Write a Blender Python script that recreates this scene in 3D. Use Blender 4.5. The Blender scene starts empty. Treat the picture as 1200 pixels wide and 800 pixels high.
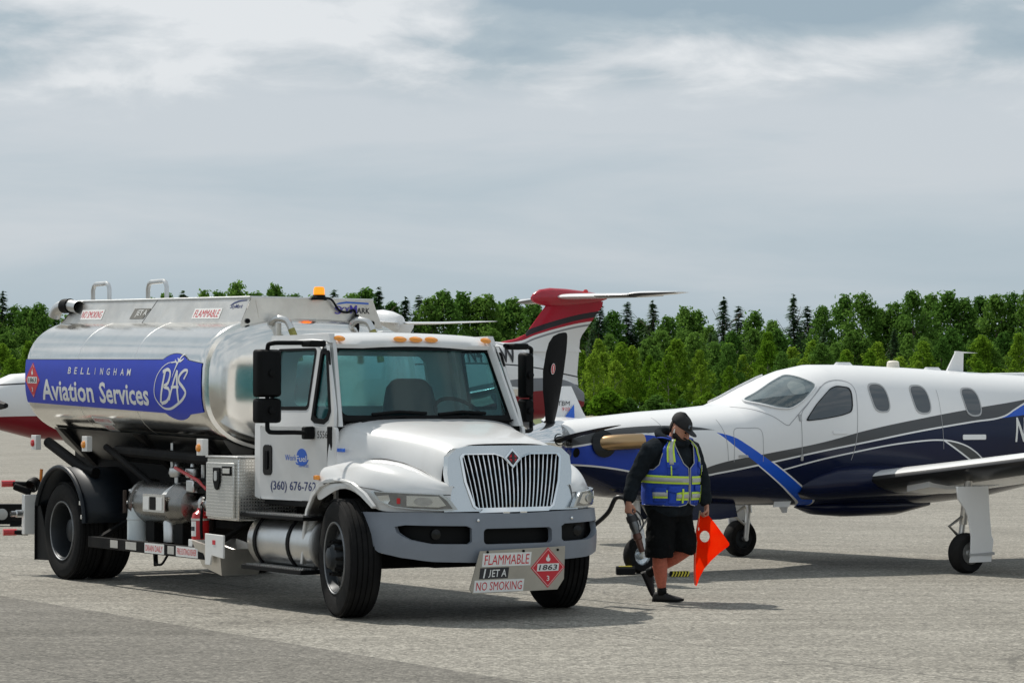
import bpy, bmesh, math, random
from mathutils import Vector, Matrix, geometry
R=math.radians; PI=math.pi
sc=bpy.context.scene; col=sc.collection
random.seed(7)
# ------------------------------------------------------------------ camera
cam=bpy.data.cameras.new('camera'); co=bpy.data.objects.new('camera',cam); col.objects.link(co)
co.location=(0,0,1.76); co.rotation_euler=(R(90)+math.atan(78/3100),0,0)
cam.sensor_width=36; cam.lens=36*3100/1200; cam.clip_start=.5; cam.clip_end=20000
sc.camera=co
# ------------------------------------------------------------------ light
SUN=Vector((-.66,.75,1.43)).normalized()
EL=math.asin(SUN.z); AZ=math.atan2(SUN.x,SUN.y)
sl=bpy.data.lights.new('sun','SUN'); sl.energy=3.6; sl.angle=R(.9); sl.color=(1,.95,.87)
so=bpy.data.objects.new('sun',sl); col.objects.link(so); so.rotation_euler=SUN.to_track_quat('Z','Y').to_euler(); so.location=(-30,30,60)
sc.view_settings.view_transform='Standard'; sc.view_settings.look='None'; sc.view_settings.exposure=.12; sc.view_settings.gamma=1
w=bpy.data.worlds.new('World'); sc.world=w; w.use_nodes=True
nt=w.node_tree; nt.nodes.clear()
def N(nt,t,**k):
    n=nt.nodes.new(t)
    for a,b in k.items(): setattr(n,a,b)
    return n
def mathn(nt,op,a,b=None,c=None,clamp=False):
    n=N(nt,'ShaderNodeMath',operation=op,use_clamp=clamp)
    for i,v in enumerate((a,b,c)):
        if v is None: continue
        if isinstance(v,(int,float)): n.inputs[i].default_value=v
        else: nt.links.new(v,n.inputs[i])
    return n.outputs[0]
def mixc(nt,f,a,b):
    n=N(nt,'ShaderNodeMix',data_type='RGBA')
    for s,v in ((n.inputs[0],f),(n.inputs[6],a),(n.inputs[7],b)):
        if isinstance(v,(int,float)): s.default_value=v
        elif isinstance(v,tuple): s.default_value=v if len(v)==4 else (*v,1)
        else: nt.links.new(v,s)
    return n.outputs[2]
def ramp(nt,f,stops,interp='LINEAR'):
    n=N(nt,'ShaderNodeValToRGB'); cr=n.color_ramp; cr.interpolation=interp
    while len(cr.elements)<len(stops): cr.elements.new(.5)
    for e,(p,c) in zip(cr.elements,stops):
        e.position=p; e.color=(*c,1) if len(c)==3 else c
    nt.links.new(f,n.inputs[0]); return n.outputs[0]
def noise(nt,vec,scale,detail=3,rough=.5,dist=0):
    n=N(nt,'ShaderNodeTexNoise'); n.inputs['Scale'].default_value=scale; n.inputs['Detail'].default_value=detail
    n.inputs['Roughness'].default_value=rough; n.inputs['Distortion'].default_value=dist
    if vec is not None: nt.links.new(vec,n.inputs['Vector'])
    return n.outputs[0]
def mapping(nt,vec,scale=(1,1,1),loc=(0,0,0),rot=(0,0,0)):
    n=N(nt,'ShaderNodeMapping'); n.inputs['Scale'].default_value=scale; n.inputs['Location'].default_value=loc; n.inputs['Rotation'].default_value=rot
    nt.links.new(vec,n.inputs['Vector']); return n.outputs[0]
def build_world():
    sky=N(nt,'ShaderNodeTexSky',sky_type='NISHITA',sun_disc=False); sky.sun_elevation=EL; sky.sun_rotation=AZ; sky.altitude=50; sky.dust_density=2
    tc=N(nt,'ShaderNodeTexCoord').outputs['Generated']
    big=noise(nt,mapping(nt,tc,(3.2,3.2,12),(15.87,16.44,9.7)),1.5,3,.5,.35)
    det=noise(nt,mapping(nt,tc,(7,7,19),(5.23,.01,13.26)),2.0,8,.58,.35)
    fine=noise(nt,mapping(nt,tc,(4,4,22),(0,2,5)),1.2,6,.55,.4)
    s=mathn(nt,'ADD',mathn(nt,'MULTIPLY',big,.62),mathn(nt,'MULTIPLY',det,.38))
    thick=ramp(nt,s,[(.41,(3.1,3.95,4.6)),(.48,(4.0,4.75,5.25)),(.52,(5.4,5.85,6.2)),(.575,(7.1,7.35,7.55))])
    sep=N(nt,'ShaderNodeSeparateXYZ'); nt.links.new(tc,sep.inputs[0])
    low=ramp(nt,mathn(nt,'ADD',sep.outputs[2],mathn(nt,'MULTIPLY',mathn(nt,'SUBTRACT',fine,.5),.15)),[(.022,(3.85,4.7,5.3)),(.055,(4.35,5.1,5.65)),(.095,(5.4,5.85,6.25))])
    mr=N(nt,'ShaderNodeMapRange',interpolation_type='SMOOTHSTEP'); nt.links.new(mathn(nt,'ADD',sep.outputs[2],mathn(nt,'MULTIPLY',mathn(nt,'SUBTRACT',det,.5),.05)),mr.inputs[0])
    mr.inputs[1].default_value=.108; mr.inputs[2].default_value=.130
    cl=mixc(nt,mr.outputs[0],low,thick)
    c=mixc(nt,.94,sky.outputs[0],cl)
    bg=N(nt,'ShaderNodeBackground'); bg.inputs[1].default_value=.1; nt.links.new(c,bg.inputs[0])
    o=N(nt,'ShaderNodeOutputWorld'); nt.links.new(bg.outputs[0],o.inputs[0])
build_world()
# ------------------------------------------------------------------ materials
MATS={}
def mat(name,color,rough=.5,metal=0,var=.0,vscale=6,bump=0,bscale=80,coat=0,spec=.5,emis=None,rv=0,dirt=None,dscale=2.5,damt=.5):
    m=bpy.data.materials.new(name); m.use_nodes=True; t=m.node_tree; b=t.nodes['Principled BSDF']; MATS[name]=m
    b.inputs['Roughness'].default_value=rough; b.inputs['Metallic'].default_value=metal; b.inputs['Base Color'].default_value=(*color,1)
    b.inputs['Coat Weight'].default_value=coat; b.inputs['Coat Roughness'].default_value=.06; b.inputs['Specular IOR Level'].default_value=spec
    tc=N(t,'ShaderNodeTexCoord').outputs['Object']; c=None
    if var:
        f=noise(t,tc,vscale,5,.6)
        c=ramp(t,f,[(.25,tuple(x*(1-var) for x in color)),(.75,tuple(min(1,x*(1+var)) for x in color))])
    if dirt:
        f2=noise(t,tc,dscale,6,.65,.4); k=ramp(t,f2,[(.45,(0,0,0)),(.75,(damt,)*3)])
        c=mixc(t,k,c if c else color,dirt)
    if c: t.links.new(c,b.inputs['Base Color'])
    if rv:
        f3=noise(t,tc,vscale*1.7,4,.6); r=N(t,'ShaderNodeMapRange'); t.links.new(f3,r.inputs[0]); r.inputs[3].default_value=max(.02,rough-rv); r.inputs[4].default_value=rough+rv
        t.links.new(r.outputs[0],b.inputs['Roughness'])
    if bump:
        n=noise(t,tc,bscale,4,.6); bn=N(t,'ShaderNodeBump'); bn.inputs['Strength'].default_value=bump; bn.inputs['Distance'].default_value=.01
        t.links.new(n,bn.inputs['Height']); t.links.new(bn.outputs[0],b.inputs['Normal'])
    if emis: b.inputs['Emission Color'].default_value=(*emis[:3],1); b.inputs['Emission Strength'].default_value=emis[3]
    return m
def glass(name,tint,gl=.06,rough=.03,ior=1.5):
    m=bpy.data.materials.new(name); m.use_nodes=True; t=m.node_tree; t.nodes.clear(); MATS[name]=m
    tr=N(t,'ShaderNodeBsdfTransparent'); tr.inputs[0].default_value=(*tint,1)
    g=N(t,'ShaderNodeBsdfGlossy'); g.inputs['Roughness'].default_value=rough; g.inputs[0].default_value=(.9,1,1,1)
    ge=N(t,'ShaderNodeNewGeometry'); dt=N(t,'ShaderNodeVectorMath',operation='DOT_PRODUCT'); t.links.new(ge.outputs['Normal'],dt.inputs[0]); t.links.new(ge.outputs['Incoming'],dt.inputs[1])
    k=mathn(t,'POWER',mathn(t,'SUBTRACT',1,mathn(t,'ABSOLUTE',dt.outputs['Value'])),5)
    f=mathn(t,'ADD',mathn(t,'MULTIPLY',k,.9),gl,clamp=True)
    mx=N(t,'ShaderNodeMixShader'); t.links.new(f,mx.inputs[0]); t.links.new(tr.outputs[0],mx.inputs[1]); t.links.new(g.outputs[0],mx.inputs[2])
    o=N(t,'ShaderNodeOutputMaterial'); t.links.new(mx.outputs[0],o.inputs[0]); return m
white=mat('white_paint',(.70,.70,.695),.28,coat=.4,var=.03,vscale=3,dirt=(.52,.50,.45),damt=.32)
whitep=mat('white_aircraft_paint',(.82,.82,.82),.22,coat=.6,var=.02)
steel=mat('polished_steel',(.80,.785,.75),.16,1,var=.06,vscale=4,rv=.06,bump=.10,bscale=2.2)
alu=mat('brushed_aluminium',(.66,.66,.65),.36,1,var=.08,vscale=8,rv=.08,bump=.05,bscale=40)
cool=mat('dull_aluminium',(.72,.70,.66),.42,1,var=.12,vscale=4,rv=.1,dirt=(.45,.42,.38),damt=.35)
chrome=mat('chrome',(.86,.87,.88),.07,1)
silver=mat('silver_plastic',(.62,.66,.69),.2,.75,coat=.4)
black=mat('black_plastic',(.006,.0065,.007),.55,var=.2,bump=.1,spec=.12)
blackg=mat('black_gloss',(.008,.009,.010),.2,coat=.2,spec=.2)
rubber=mat('tyre_rubber',(.009,.009,.0095),.85,var=.25,vscale=12,bump=.2,bscale=60,dirt=(.06,.056,.05),damt=.3,spec=.2)
chassis=mat('chassis_black',(.006,.006,.0065),.65,var=.3,vscale=8,dirt=(.035,.031,.026),damt=.4,spec=.12)
greyb=mat('grey_bumper_plastic',(.20,.225,.265),.42,var=.08,vscale=5,bump=.05,dirt=(.2,.2,.2),damt=.2)
rimm=mat('dark_rim',(.026,.03,.034),.4,.3,var=.2,spec=.3); lipm=mat('worn_rim_edge',(.30,.31,.32),.5,.8,var=.3)
navym=mat('mudguard_plastic',(.008,.012,.017),.45,var=.2,vscale=5,spec=.3)
amber=mat('amber_lens',(.85,.30,.02),.2,coat=.5)
ambl=mat('lit_amber_lens',(.9,.28,.01),.2,emis=(1,.28,.01,.9))
redl=mat('red_lens',(.55,.015,.02),.2,coat=.5)
redp=mat('red_paint',(.50,.012,.015),.3,coat=.3,var=.1)
clear=mat('clear_lens',(.40,.40,.385),.15,.3,coat=1,var=.15,vscale=18)
wsticker=mat('white_sticker',(.78,.78,.76),.45,var=.04)
redt=mat('red_print',(.60,.02,.035),.45)
blackt=mat('black_print',(.02,.02,.025),.45)
whitet=mat('white_print',(.80,.80,.78),.4)
bluesign=mat('blue_vinyl',(.005,.035,.50),.36,coat=.03,spec=.35,var=.05)
navyt=mat('navy_print',(.02,.035,.15),.45)
bluet=mat('blue_print',(.02,.13,.62),.4)
seatm=mat('seat_fabric',(.05,.055,.06),.9,var=.2,vscale=30)
tintg=glass('tinted_glass',(.60,.79,.80),.04)
tintw=glass('tinted_side_glass',(.56,.74,.75),.05)
lensd=mat('headlight_glass',(.20,.20,.195),.12,.2,coat=1,var=.3,vscale=14); reflm=mat('lamp_reflector',(.72,.72,.70),.15,.9)
boardm=mat('steel_board',(.40,.385,.35),.32,.9,var=.15,vscale=3,rv=.06)
orangem=mat('orange_plastic',(.85,.25,.02),.5)
# ------------------------------------------------------------------ mesh helpers
class MB:
    def __init__(s): s.v=[]; s.f=[]; s.m=[]; s.mi=0
    def add(s,vs,fs):
        o=len(s.v); s.v+=[tuple(p) for p in vs]; s.f+=[tuple(i+o for i in f) for f in fs]; s.m+=[s.mi]*len(fs); return s
    def box(s,x0,x1,y0,y1,z0,z1,M=None):
        vs=[Vector((x,y,z)) for x in (x0,x1) for y in (y0,y1) for z in (z0,z1)]
        if M: vs=[M@p for p in vs]
        return s.add(vs,[(0,1,3,2),(4,6,7,5),(0,4,5,1),(2,3,7,6),(0,2,6,4),(1,5,7,3)])
    def tube(s,pts,r,n=10,cap=True):
        pts=[Vector(p) for p in pts]; rs=r if isinstance(r,(list,tuple)) else [r]*len(pts)
        vs=[];fs=[]; up=None
        for i,p in enumerate(pts):
            a=pts[max(0,i-1)]; b=pts[min(len(pts)-1,i+1)]; d=(b-a).normalized()
            if up is None:
                up=Vector((0,0,1)) if abs(d.z)<.9 else Vector((1,0,0))
            u=(up-d*up.dot(d)).normalized(); up=u; v=d.cross(u)
            for k in range(n):
                t=2*PI*k/n; vs.append(p+(u*math.cos(t)+v*math.sin(t))*rs[i])
        for i in range(len(pts)-1):
            for k in range(n):
                k2=(k+1)%n; fs.append((i*n+k,i*n+k2,(i+1)*n+k2,(i+1)*n+k))
        if cap: fs.append(tuple(range(n))[::-1]); fs.append(tuple((len(pts)-1)*n+k for k in range(n)))
        return s.add(vs,fs)
    def lathe(s,prof,n=24,M=None,a0=0,a1=2*PI):   # prof: (axial, radius) about local x axis
        full=abs(a1-a0-2*PI)<1e-6; c=n if full else n+1; vs=[];fs=[]
        for (x,r) in prof:
            for k in range(c):
                t=a0+(a1-a0)*k/n; p=Vector((x,r*math.cos(t),r*math.sin(t))); vs.append(M@p if M else p)
        for i in range(len(prof)-1):
            for k in range(n):
                k2=(k+1)%c; fs.append((i*c+k,i*c+k2,(i+1)*c+k2,(i+1)*c+k))
        return s.add(vs,fs)
    def loft(s,rings,closed=True,cap=True):
        n=len(rings[0]); vs=[p for r in rings for p in r]; fs=[]
        for i in range(len(rings)-1):
            for k in range(n if closed else n-1):
                k2=(k+1)%n; fs.append((i*n+k,i*n+k2,(i+1)*n+k2,(i+1)*n+k))
        if cap and closed: fs.append(tuple(range(n))[::-1]); fs.append(tuple((len(rings)-1)*n+k for k in range(n)))
        return s.add(vs,fs)
    def sheet(s,loops,fn,th=0,us=(),vs=(),geo=None):
        bm=bmesh.new()
        if geo: pts,fcs=geo
        else:
            pts=[p for l in loops for p in l]
            fcs=geometry.tessellate_polygon([[Vector((p[0],p[1],0)) for p in l] for l in loops])
        bv=[bm.verts.new((p[0],p[1],0)) for p in pts]
        for f in fcs:
            try: bm.faces.new([bv[i] for i in f])
            except ValueError: pass
        bmesh.ops.remove_doubles(bm,verts=bm.verts,dist=1e-5)
        for u in us: bmesh.ops.bisect_plane(bm,geom=bm.verts[:]+bm.edges[:]+bm.faces[:],plane_co=(u,0,0),plane_no=(1,0,0))
        for v in vs: bmesh.ops.bisect_plane(bm,geom=bm.verts[:]+bm.edges[:]+bm.faces[:],plane_co=(0,v,0),plane_no=(0,1,0))
        bmesh.ops.recalc_face_normals(bm,faces=bm.faces)
        for f in bm.faces:
            f.normal_update()
            if f.normal.z<0: f.normal_flip()
        bm.verts.ensure_lookup_table(); bm.verts.index_update()
        P=[(v.co.x,v.co.y) for v in bm.verts]; F=[[v.index for v in f.verts] for f in bm.faces]
        E=[(l.vert.index,l.link_loop_next.vert.index) for f in bm.faces for l in f.loops if len(l.edge.link_faces)==1]
        bm.free(); n=len(P)
        V=[fn(u,v,th) for u,v in P]; FF=[tuple(f) for f in F]
        if th:
            V+=[fn(u,v,0) for u,v in P]; FF+=[tuple(i+n for i in reversed(f)) for f in F]; FF+=[(b,a,a+n,b+n) for a,b in E]
        return s.add(V,FF)
    def build(s,name,m,parent=None,sharp=35,bevel=0,seg=2,fix=True,subs=0):
        me=bpy.data.meshes.new(name); me.from_pydata(s.v,[],s.f)
        ms=m if isinstance(m,(list,tuple)) else [m]
        for x in ms: me.materials.append(x)
        if len(ms)>1: me.polygons.foreach_set('material_index',s.m)
        if fix:
            bm=bmesh.new(); bm.from_mesh(me); bmesh.ops.recalc_face_normals(bm,faces=bm.faces); bm.to_mesh(me); bm.free()
        me.shade_smooth()
        if sharp is not None: me.set_sharp_from_angle(angle=R(sharp))
        me.update()
        o=bpy.data.objects.new(name,me); col.objects.link(o)
        if parent: o.parent=parent
        if bevel:
            b=o.modifiers.new('bevel','BEVEL'); b.width=bevel; b.segments=seg; b.limit_method='ANGLE'; b.angle_limit=R(40); b.harden_normals=False
        if subs:
            b=o.modifiers.new('subs','SUBSURF'); b.levels=subs; b.render_levels=subs
        return o
def tag(o,label,cat,group=None):
    o['label']=label; o['category']=cat
    if group: o['group']=group
    return o
def kind(o,k='structure'): o['kind']=k; return o
def empty(name,loc,rz=0):
    o=bpy.data.objects.new(name,None); col.objects.link(o); o.location=loc; o.rotation_euler=(0,0,rz); o.empty_display_size=.2; return o
def copy_tree(o,parent=None):
    c=o.copy(); col.objects.link(c)
    if parent: c.parent=parent
    for ch in list(o.children): copy_tree(ch,c)
    return c
def box(name,m,parent,x0,x1,y0,y1,z0,z1,bevel=.006,M=None): return MB().box(x0,x1,y0,y1,z0,z1,M).build(name,m,parent,bevel=bevel)
def tube(name,m,parent,pts,r,n=10): return MB().tube(pts,r,n).build(name,m,parent)
def smooth_path(pts,k=6):
    P=[Vector(p) for p in pts]; out=[]
    for i in range(len(P)-1):
        a,b,c,d=P[max(0,i-1)],P[i],P[i+1],P[min(len(P)-1,i+2)]
        for j in range(k):
            t=j/k; out.append(.5*((2*b)+(c-a)*t+(2*a-5*b+4*c-d)*t*t+(3*b-a-3*c+d)*t**3))
    out.append(P[-1]); return out
def rrect(u0,u1,v0,v1,r,n=5):
    out=[]
    for cx,cy,a in ((u1-r,v1-r,0),(u0+r,v1-r,90),(u0+r,v0+r,180),(u1-r,v0+r,270)):
        for k in range(n+1): t=R(a+90*k/n); out.append((cx+r*math.cos(t),cy+r*math.sin(t)))
    return out
def circ(cx,cy,rx,ry=None,n=24,a0=0): ry=ry or rx; return [(cx+rx*math.cos(a0+2*PI*k/n),cy+ry*math.sin(a0+2*PI*k/n)) for k in range(n)]
def lerp(xs,ys,x):
    if x<=xs[0]: return ys[0]
    for i in range(len(xs)-1):
        if x<=xs[i+1]: t=(x-xs[i])/(xs[i+1]-xs[i]); return ys[i]+(ys[i+1]-ys[i])*t
    return ys[-1]
def frange(a,b,n): return [a+(b-a)*i/n for i in range(n+1)]
# text as 2-D faces fitted into a box (u0..u1, v0..v1)
def text_geo(body,u0,u1,v0,v1,bold=0,shear=0,spacing=1):
    cu=bpy.data.curves.new('text','FONT'); cu.body=body; cu.size=1; cu.shear=shear; cu.offset=bold; cu.resolution_u=2; cu.space_character=spacing
    o=bpy.data.objects.new('text',cu); me=o.to_mesh()
    P=[(v.co.x,v.co.y) for v in me.vertices]; F=[tuple(p.vertices) for p in me.polygons]
    o.to_mesh_clear(); bpy.data.objects.remove(o); bpy.data.curves.remove(cu)
    a=min(p[0] for p in P); b=max(p[0] for p in P); c=min(p[1] for p in P); d=max(p[1] for p in P)
    return [(u0+(p[0]-a)/(b-a)*(u1-u0), v0+(p[1]-c)/(d-c)*(v1-v0)) for p in P],F
def text(body,u0,u1,v0,v1,fn,m,parent,bold=.0,shear=0,vs=(),us=(),name='lettering',spacing=1):
    mb=MB(); mb.sheet(None,lambda u,v,d:fn(u,v,.0),0,us,vs,geo=text_geo(body,u0,u1,v0,v1,bold,shear,spacing))
    return mb.build(name,m,parent,sharp=None,fix=False)
def flame_pts(cx,cy,h):
    P=[(0,0),(.22,.06),(.34,.25),(.28,.5),(.16,.42),(.14,.72),(0,1),(-.1,.7),(-.14,.5),(-.26,.62),(-.34,.28),(-.2,.06)]
    return [(cx+a*h,cy+b*h) for a,b in P]
# ------------------------------------------------------------------ ground
def ground_mat(name,base,seams=True,tone=1.0):
    m=bpy.data.materials.new(name); m.use_nodes=True; t=m.node_tree; b=t.nodes['Principled BSDF']; b.inputs['Roughness'].default_value=.88; b.inputs['Specular IOR Level'].default_value=.3
    tc=N(t,'ShaderNodeTexCoord').outputs['Object']
    v=N(t,'ShaderNodeTexVoronoi'); v.inputs['Scale'].default_value=44; t.links.new(tc,v.inputs['Vector'])
    sepc=N(t,'ShaderNodeSeparateColor'); t.links.new(v.outputs['Color'],sepc.inputs[0])
    ag=ramp(t,sepc.outputs[0],[(0,tuple(x*.50 for x in base)),(.35,tuple(x*.82 for x in base)),(.75,tuple(x*1.10 for x in base)),(1,tuple(min(1,x*1.55) for x in base))])
    n1=noise(t,tc,.35,5,.6); n2=noise(t,mapping(t,tc,(.3,2.5,1),rot=(0,0,R(-57.8-180))),1.1,5,.6); n3=noise(t,tc,14,4,.7)
    k1=ramp(t,n1,[(.3,(.85,.845,.83)),(.7,(1.1,1.1,1.1))]); k2=ramp(t,n2,[(.3,(.80,.80,.79)),(.7,(1.10,1.10,1.09))]); k3=ramp(t,n3,[(.3,(.86,.86,.86)),(.7,(1.12,1.12,1.12))])
    def mul(a,bb):
        n=N(t,'ShaderNodeMix',data_type='RGBA',blend_type='MULTIPLY'); n.inputs[0].default_value=1; t.links.new(a,n.inputs[6]); t.links.new(bb,n.inputs[7]); return n.outputs[2]
    c=mul(mul(mul(ag,k1),k2),k3)
    if seams:
        rot=mapping(t,tc,(1,1,1),rot=(0,0,R(57.8)))     # y axis of the rotated space runs across the paving lanes
        sp=N(t,'ShaderNodeSeparateXYZ'); t.links.new(rot,sp.inputs[0])
        wob=noise(t,tc,.8,6,.7); s=mathn(t,'ADD',sp.outputs[1],mathn(t,'MULTIPLY',wob,.22))
        fr=mathn(t,'ABSOLUTE',mathn(t,'SUBTRACT',mathn(t,'FRACT',mathn(t,'DIVIDE',mathn(t,'ADD',s,.45),4.9)),.5))
        brk=noise(t,tc,.5,3,.6)
        wd=mathn(t,'MULTIPLY',mathn(t,'SUBTRACT',brk,.28),.010)
        ln=mathn(t,'LESS_THAN',fr,wd)
        c=mixc(t,mathn(t,'MULTIPLY',ln,.8),c,tuple(x*.30 for x in base))
        e=N(t,'ShaderNodeTexVoronoi',feature='DISTANCE_TO_EDGE'); e.inputs['Scale'].default_value=.21
        dv=N(t,'ShaderNodeVectorMath',operation='ADD'); nn=N(t,'ShaderNodeTexNoise'); nn.inputs['Scale'].default_value=1.6; nn.inputs['Detail'].default_value=5; t.links.new(tc,nn.inputs['Vector'])
        t.links.new(tc,dv.inputs[0]); t.links.new(nn.outputs['Color'],dv.inputs[1]); t.links.new(dv.outputs[0],e.inputs['Vector'])
        ck=mathn(t,'LESS_THAN',e.outputs['Distance'],mathn(t,'MULTIPLY',mathn(t,'SUBTRACT',noise(t,tc,.3,2),.43),.022))
        c=mixc(t,mathn(t,'MULTIPLY',ck,.55),c,tuple(x*.32 for x in base))
    st=ramp(t,noise(t,tc,.9,4,.6,1),[(.60,(0,0,0)),(.78,(.5,.5,.5))]); c=mixc(t,st,c,tuple(x*.55 for x in base))
    t.links.new(c,b.inputs['Base Color'])
    bn=N(t,'ShaderNodeBump'); bn.inputs['Strength'].default_value=.5; bn.inputs['Distance'].default_value=.006; t.links.new(v.outputs['Distance'],bn.inputs['Height']); t.links.new(bn.outputs[0],b.inputs['Normal'])
    return m
def flat(name,pts,z,m,k='structure'):
    o=MB().add([(x,y,z) for x,y in pts],[tuple(range(len(pts)))]).build(name,m,fix=False); kind(o,k); return o
grassm=mat('dry_grass',(.085,.115,.03),.95,var=.4,vscale=.05,bump=.3,bscale=3,dirt=(.17,.15,.07),dscale=.03)
sandm=mat('sand_track',(.30,.27,.21),.95,var=.15,vscale=.08)
flat('grass_field',[(-2500,-300),(2500,-300),(2500,2600),(-2500,2600)],-.012,grassm)
flat('sand_strip',[(-1500,480),(1500,480),(1500,590),(-1500,590)],-.008,sandm)
apronm=ground_mat('apron_asphalt',(.272,.257,.225))
flat('apron',[(-900,-40),(900,-40),(900,250),(-900,250)],0,apronm)
# older, darker paving in the left foreground
d=Vector((.53,-.85)).normalized(); p0=Vector((-4.82,24.9))
oldm=ground_mat('old_asphalt',(.172,.162,.143),True)
flat('old_asphalt_strip',[tuple(p0-d*120),tuple(p0+d*45),tuple(p0+d*45+Vector((-d.y,d.x))*-60),tuple(p0-d*120+Vector((-d.y,d.x))*-60)],.004,oldm)
jm=mat('joint_sealant',(.05,.05,.048),.8,var=.3)
# ------------------------------------------------------------------ fuel truck   (x forward, y left, z up, origin under the front axle)
truck=empty('fuel_truck',(-.492,22.92,0),R(-57.8))
tag(truck,'white cab fuel truck with a polished steel tank and blue side sign','fuel truck')
def M4(loc,rz=0,ry=0,rx=0): return Matrix.Translation(loc)@Matrix.Rotation(rz,4,'Z')@Matrix.Rotation(ry,4,'Y')@Matrix.Rotation(rx,4,'X')
# --- wheels (lathe axis = local x, turned to point outwards)
def wheel(loc,side,steer=0,rear=False):
    # side=-1: outer face towards -y
    e=MB(); Mx=Matrix.Translation(loc)@Matrix.Rotation(steer,4,'Z')@Matrix.Rotation(R(90)*side,4,'Z')
    w2=.14
    prof=[(-w2+.01,.30),(-w2,.34),(-w2-.008,.40),(-w2+.004,.465),(-w2+.03,.492)]
    for k in range(5):
        a=-w2+.045+k*.046; prof+=[(a,.499),(a+.032,.499),(a+.035,.486),(a+.043,.486)]
    prof+=[(w2-.03,.495),(w2-.004,.465),(w2+.008,.40),(w2,.34),(w2-.01,.30)]
    tyre=e.lathe(prof,56,Mx).build('tyre',rubber,None,sharp=25)
    r=MB(); n=40
    if not rear:
        r.lathe([(w2-.012,.303),(w2-.004,.30),(w2-.006,.285),(w2-.03,.275),(w2-.075,.262),(w2-.09,.24),(w2-.06,.205),(w2-.045,.16),(w2-.05,.13),(w2+.01,.115),(w2+.02,.10),(w2+.05,.085),(w2+.062,.06),(w2+.066,0)],n,Mx)
        nb,br,bx=10,.143,w2-.045
    else:
        r.lathe([(w2-.012,.303),(w2-.004,.30),(w2-.006,.285),(w2-.03,.275),(w2-.11,.262),(w2-.19,.25),(w2-.20,.22),(w2-.215,.16),(w2-.21,.125),(w2-.10,.115),(w2-.09,.08),(w2-.085,0)],n,Mx)
        nb,br,bx=10,.143,w2-.21
    rim=r.build('rim',rimm,None,sharp=28)
    lip=MB().lathe([(w2-.010,.306),(w2+.003,.303),(w2+.002,.296),(w2-.012,.292)],n,Mx).build('rim_lip',lipm,None)
    nu=MB()
    for k in range(nb):
        a=2*PI*k/nb; Mn=Mx@Matrix.Translation((bx,br*math.cos(a),br*math.sin(a))); nu.lathe([(-.01,.021),(.022,.02),(.03,.014),(.075,.013),(.078,0)],7,Mn)
    if not rear:
        for k in range(5):
            a=2*PI*(k+.5)/5; Mn=Mx@Matrix.Translation((w2-.066,.228*math.cos(a),.228*math.sin(a))); nu.lathe([(.0,.0),(.003,.027),(-.012,.032)],12,Mn)
    nuts=nu.build('wheel_nut',chassis,None)
    wh=tyre; wh.name='wheel'; wh.parent=truck
    for o in (rim,lip,nuts): o.parent=wh
    return wh
ST=R(-12)
wheel((0,-1.035,.5),-1,ST); wheel((0,1.035,.5),1,ST)
for y,s in ((-1.045,-1),(-.735,-1),(1.045,1),(.735,1)): wheel((-5.9,y,.5),s,0,True)
# --- chassis
fr=MB()
for y in (-.43,.43): fr.box(-7.0,.8,y-.04,y+.04,.72,.95)
for x in (-6.8,-4.6,-3,-1.6,-.6,.7): fr.box(x-.05,x+.05,-.39,.39,.76,.92)
fr.box(-.08,.08,-.85,.85,.40,.52); fr.lathe([(-.9,.09),(-.25,.09),(-.2,.22),(.2,.22),(.25,.09),(.9,.09)],16,M4((-5.9,0,.5),R(90)))
for y in (-.43,.43): fr.box(-.75,.75,y-.05,y+.05,.54,.62); fr.box(-6.6,-5.2,y-.05,y+.05,.58,.70)
fr.tube([(-5.7,0,.52),(-1.2,0,.75)],.06,10); fr.box(-.45,.72,-.42,.42,.62,1.28); fr.box(-.4,.5,-.5,.5,.42,.62)
fr.box(.60,.74,-.6,.6,.62,1.30)
fr.build('chassis_frame',chassis,truck,bevel=.005)
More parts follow.
